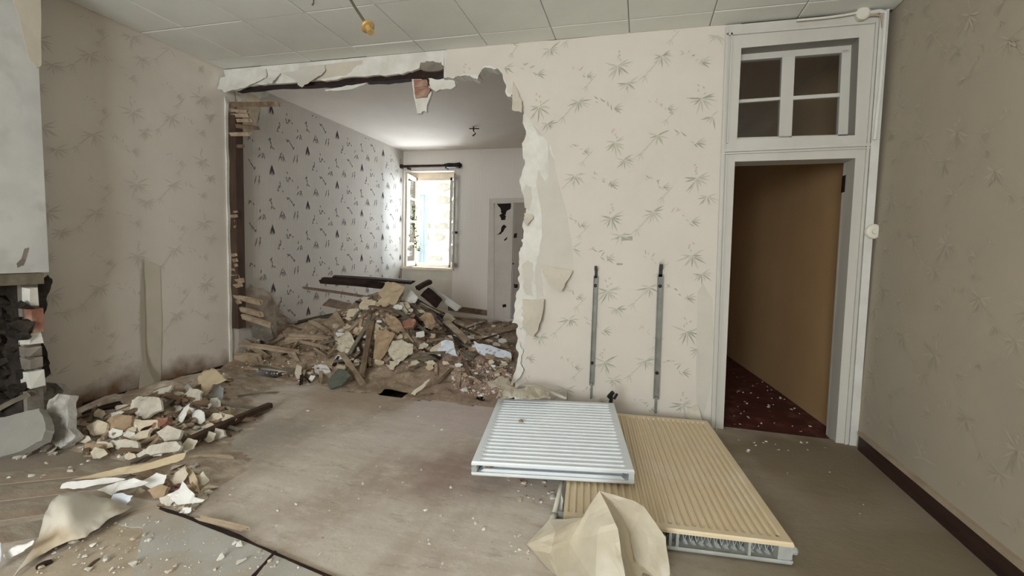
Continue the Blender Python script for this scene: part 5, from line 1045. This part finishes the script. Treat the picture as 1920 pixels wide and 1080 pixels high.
scatter('plaster_chip', ['white_chip', 'cream_chip'], 40, [[(1372, 690), (1400, 690), (1530, 790), (1530, 812), (1375, 800)]], .008, .024, 'chip', 'rubble', 'chips on the corridor floor', 14, zfix=-.012)
scatter('plaster_chip', ['white_chip', 'cream_chip'], 14, [[(1370, 815), (1540, 828), (1560, 850), (1400, 850)]], .010, .026, 'chip', 'rubble', 'chips before the threshold', 15)
scatter('plaster_chip', ['white_chip'], 8, [[(1400, 850), (1600, 880), (1700, 1060), (1500, 960)]], .006, .016, 'chip', 'rubble', 'lone chips on the right floor', 16)
scatter('plaster_lump', ['dust_white', 'white_chip'], 13, [[(15, 836), (110, 826), (112, 858), (15, 862)]], .022, .06, 'plaster lump', 'rubble', 'plaster lumps by the hearth', 33)
r4 = random.Random(44)
def splinters(n, poly, label, group, seed, mats):
    rnd = random.Random(seed); xs = [p[0] for p in poly]; ys = [p[1] for p in poly]
    for i in range(n):
        while True:
            q = (rnd.uniform(min(xs), max(xs)), rnd.uniform(min(ys), max(ys)))
            if inside(q, poly): break
        p = at(*q, .03); a = rnd.uniform(0, 6.28); L = rnd.uniform(.08, .3); d = Vector((math.cos(a), math.sin(a), 0))*L; e = p+d; e.z = max(G(e.x, e.y)+.03, p.z-.15)
        if e.x < XL+.04: continue
        mt = rnd.choice(mats); tag(plank('wood_splinter', p, e, rnd.uniform(.012, .035), .014, mt, seed=seed*100+i), '%s %s wood splinter %s' % ('short' if L < .15 else 'medium' if L < .23 else 'long', CW[mt], mark(q)), 'wood', group)
splinters(75, HC, 'broken wood splinter among the big heap', 'splinters in the big heap', 1, ['wood', 'wood_brown', 'wood_grey', 'wood_dark'])  # dark splinters mixed in to stand for shaded gaps between the pieces
splinters(40, HR, 'brown wood splinter on the debris before the cupboard', 'splinters before the cupboard', 2, ['wood_brown', 'wood', 'wood_grey'])
splinters(34, HL, 'dusty wood splinter on the low left side of the heap', 'splinters left of the heap', 3, ['wood', 'wood_brown', 'wood_dark'])
splinters(44, LM, 'small wood splinter in the mound along the left wall', 'splinters in the left mound', 4, ['wood', 'wood_brown', 'wood_grey'])
def scraps(n, poly, label, group, seed, mats, s0, s1):
    rnd = random.Random(seed); xs = [p[0] for p in poly]; ys = [p[1] for p in poly]
    for i in range(n):
        while True:
            q = (rnd.uniform(min(xs), max(xs)), rnd.uniform(min(ys), max(ys)))
            if inside(q, poly): break
        r = rnd.uniform(s0, s1); a0 = rnd.uniform(0, 6)
        pl = [(q[0]+r*rnd.uniform(.6, 1.2)*math.cos(a0+k), q[1]+r*.6*rnd.uniform(.6, 1.2)*math.sin(a0+k)) for k in (0, 1.1, 2.2, 3.3, 4.4, 5.4)]
        mt = rnd.choice(mats); tag(sheet('paper_scrap', pl, ('t', rnd.uniform(25, 60), .03), mt, amp=rnd.uniform(.006, .03), seed=seed*77+i, step=3, jg=1), '%s %s torn scrap %s' % ('small' if r < (s0+s1)/2 else 'larger', CW[mt], mark(q)), 'paper', group)
for i, (a, c, w, mt) in enumerate((((655, 560), (740, 583), .03, 'wood'), ((690, 600), (752, 560), .03, 'wood_brown'), ((742, 590), (812, 640), .035, 'wood_grey'), ((660, 612), (700, 560), .03, 'wood_grey'), ((780, 575), (838, 560), .03, 'wood_brown'), ((800, 650), (872, 640), .03, 'wood'), ((600, 655), (655, 640), .03, 'wood_grey'), ((560, 650), (618, 662), .03, 'wood'), ((850, 615), (905, 640), .03, 'wood_brown'), ((745, 640), (800, 606), .028, 'wood_dark'), ((668, 640), (690, 700), .03, 'wood_dark'), ((820, 600), (866, 660), .03, 'wood_dark'))):
    tag(plank('lath', at(*a, .06), at(*c, .05), w, .018, mt, seed=900+i, bend=.004), 'loose %s lath %s' % (CW[mt], mark(((a[0]+c[0])/2, (a[1]+c[1])/2))), 'lath', 'loose laths in the big heap')
scraps(60, HC, 'torn paper scrap among the big heap', 'paper scraps in the big heap', 1, ['paper_cream', 'paper_white', 'cream_chip', 'paper_tan'], 5, 12)
scraps(26, HR, 'dusty paper scrap before the cupboard', 'paper scraps before the cupboard', 2, ['cream_chip', 'paper_white', 'tan_chip'], 4, 9)
scraps(44, LM, 'torn paper scrap in the mound along the left wall', 'paper scraps in the left mound', 3, ['paper_cream', 'paper_white', 'cream_chip', 'white_chip'], 8, 20)
fines('fine_rubble', ['tan_chip', 'cream_chip', 'brick_pink', 'wood_brown', 'white_chip'], 5200, [HC, HR, HL, PK, PK], .006, .022, 'fine crumbs of rubble covering the big heap', 21)
fines('fine_rubble', ['tan_chip', 'cream_chip', 'dust_white', 'brick_pink', 'wood_brown'], 4200, [LM, LW, LF], .004, .015, 'fine crumbs of rubble covering the left mound', 22)
fines('floor_grit', ['white_chip', 'cream_chip', 'tan_chip', 'brick_pink'], 1100, [FL, FL, [(840, 740), (960, 745), (900, 800), (820, 790)]], .0015, .006, 'fine pale grit sprinkled over the bare brown floor', 23)
fines('floor_grit', ['white_chip', 'cream_chip'], 300, [FC], .0015, .006, 'fine white grit sprinkled on the front panels', 24, zfix=.0105)
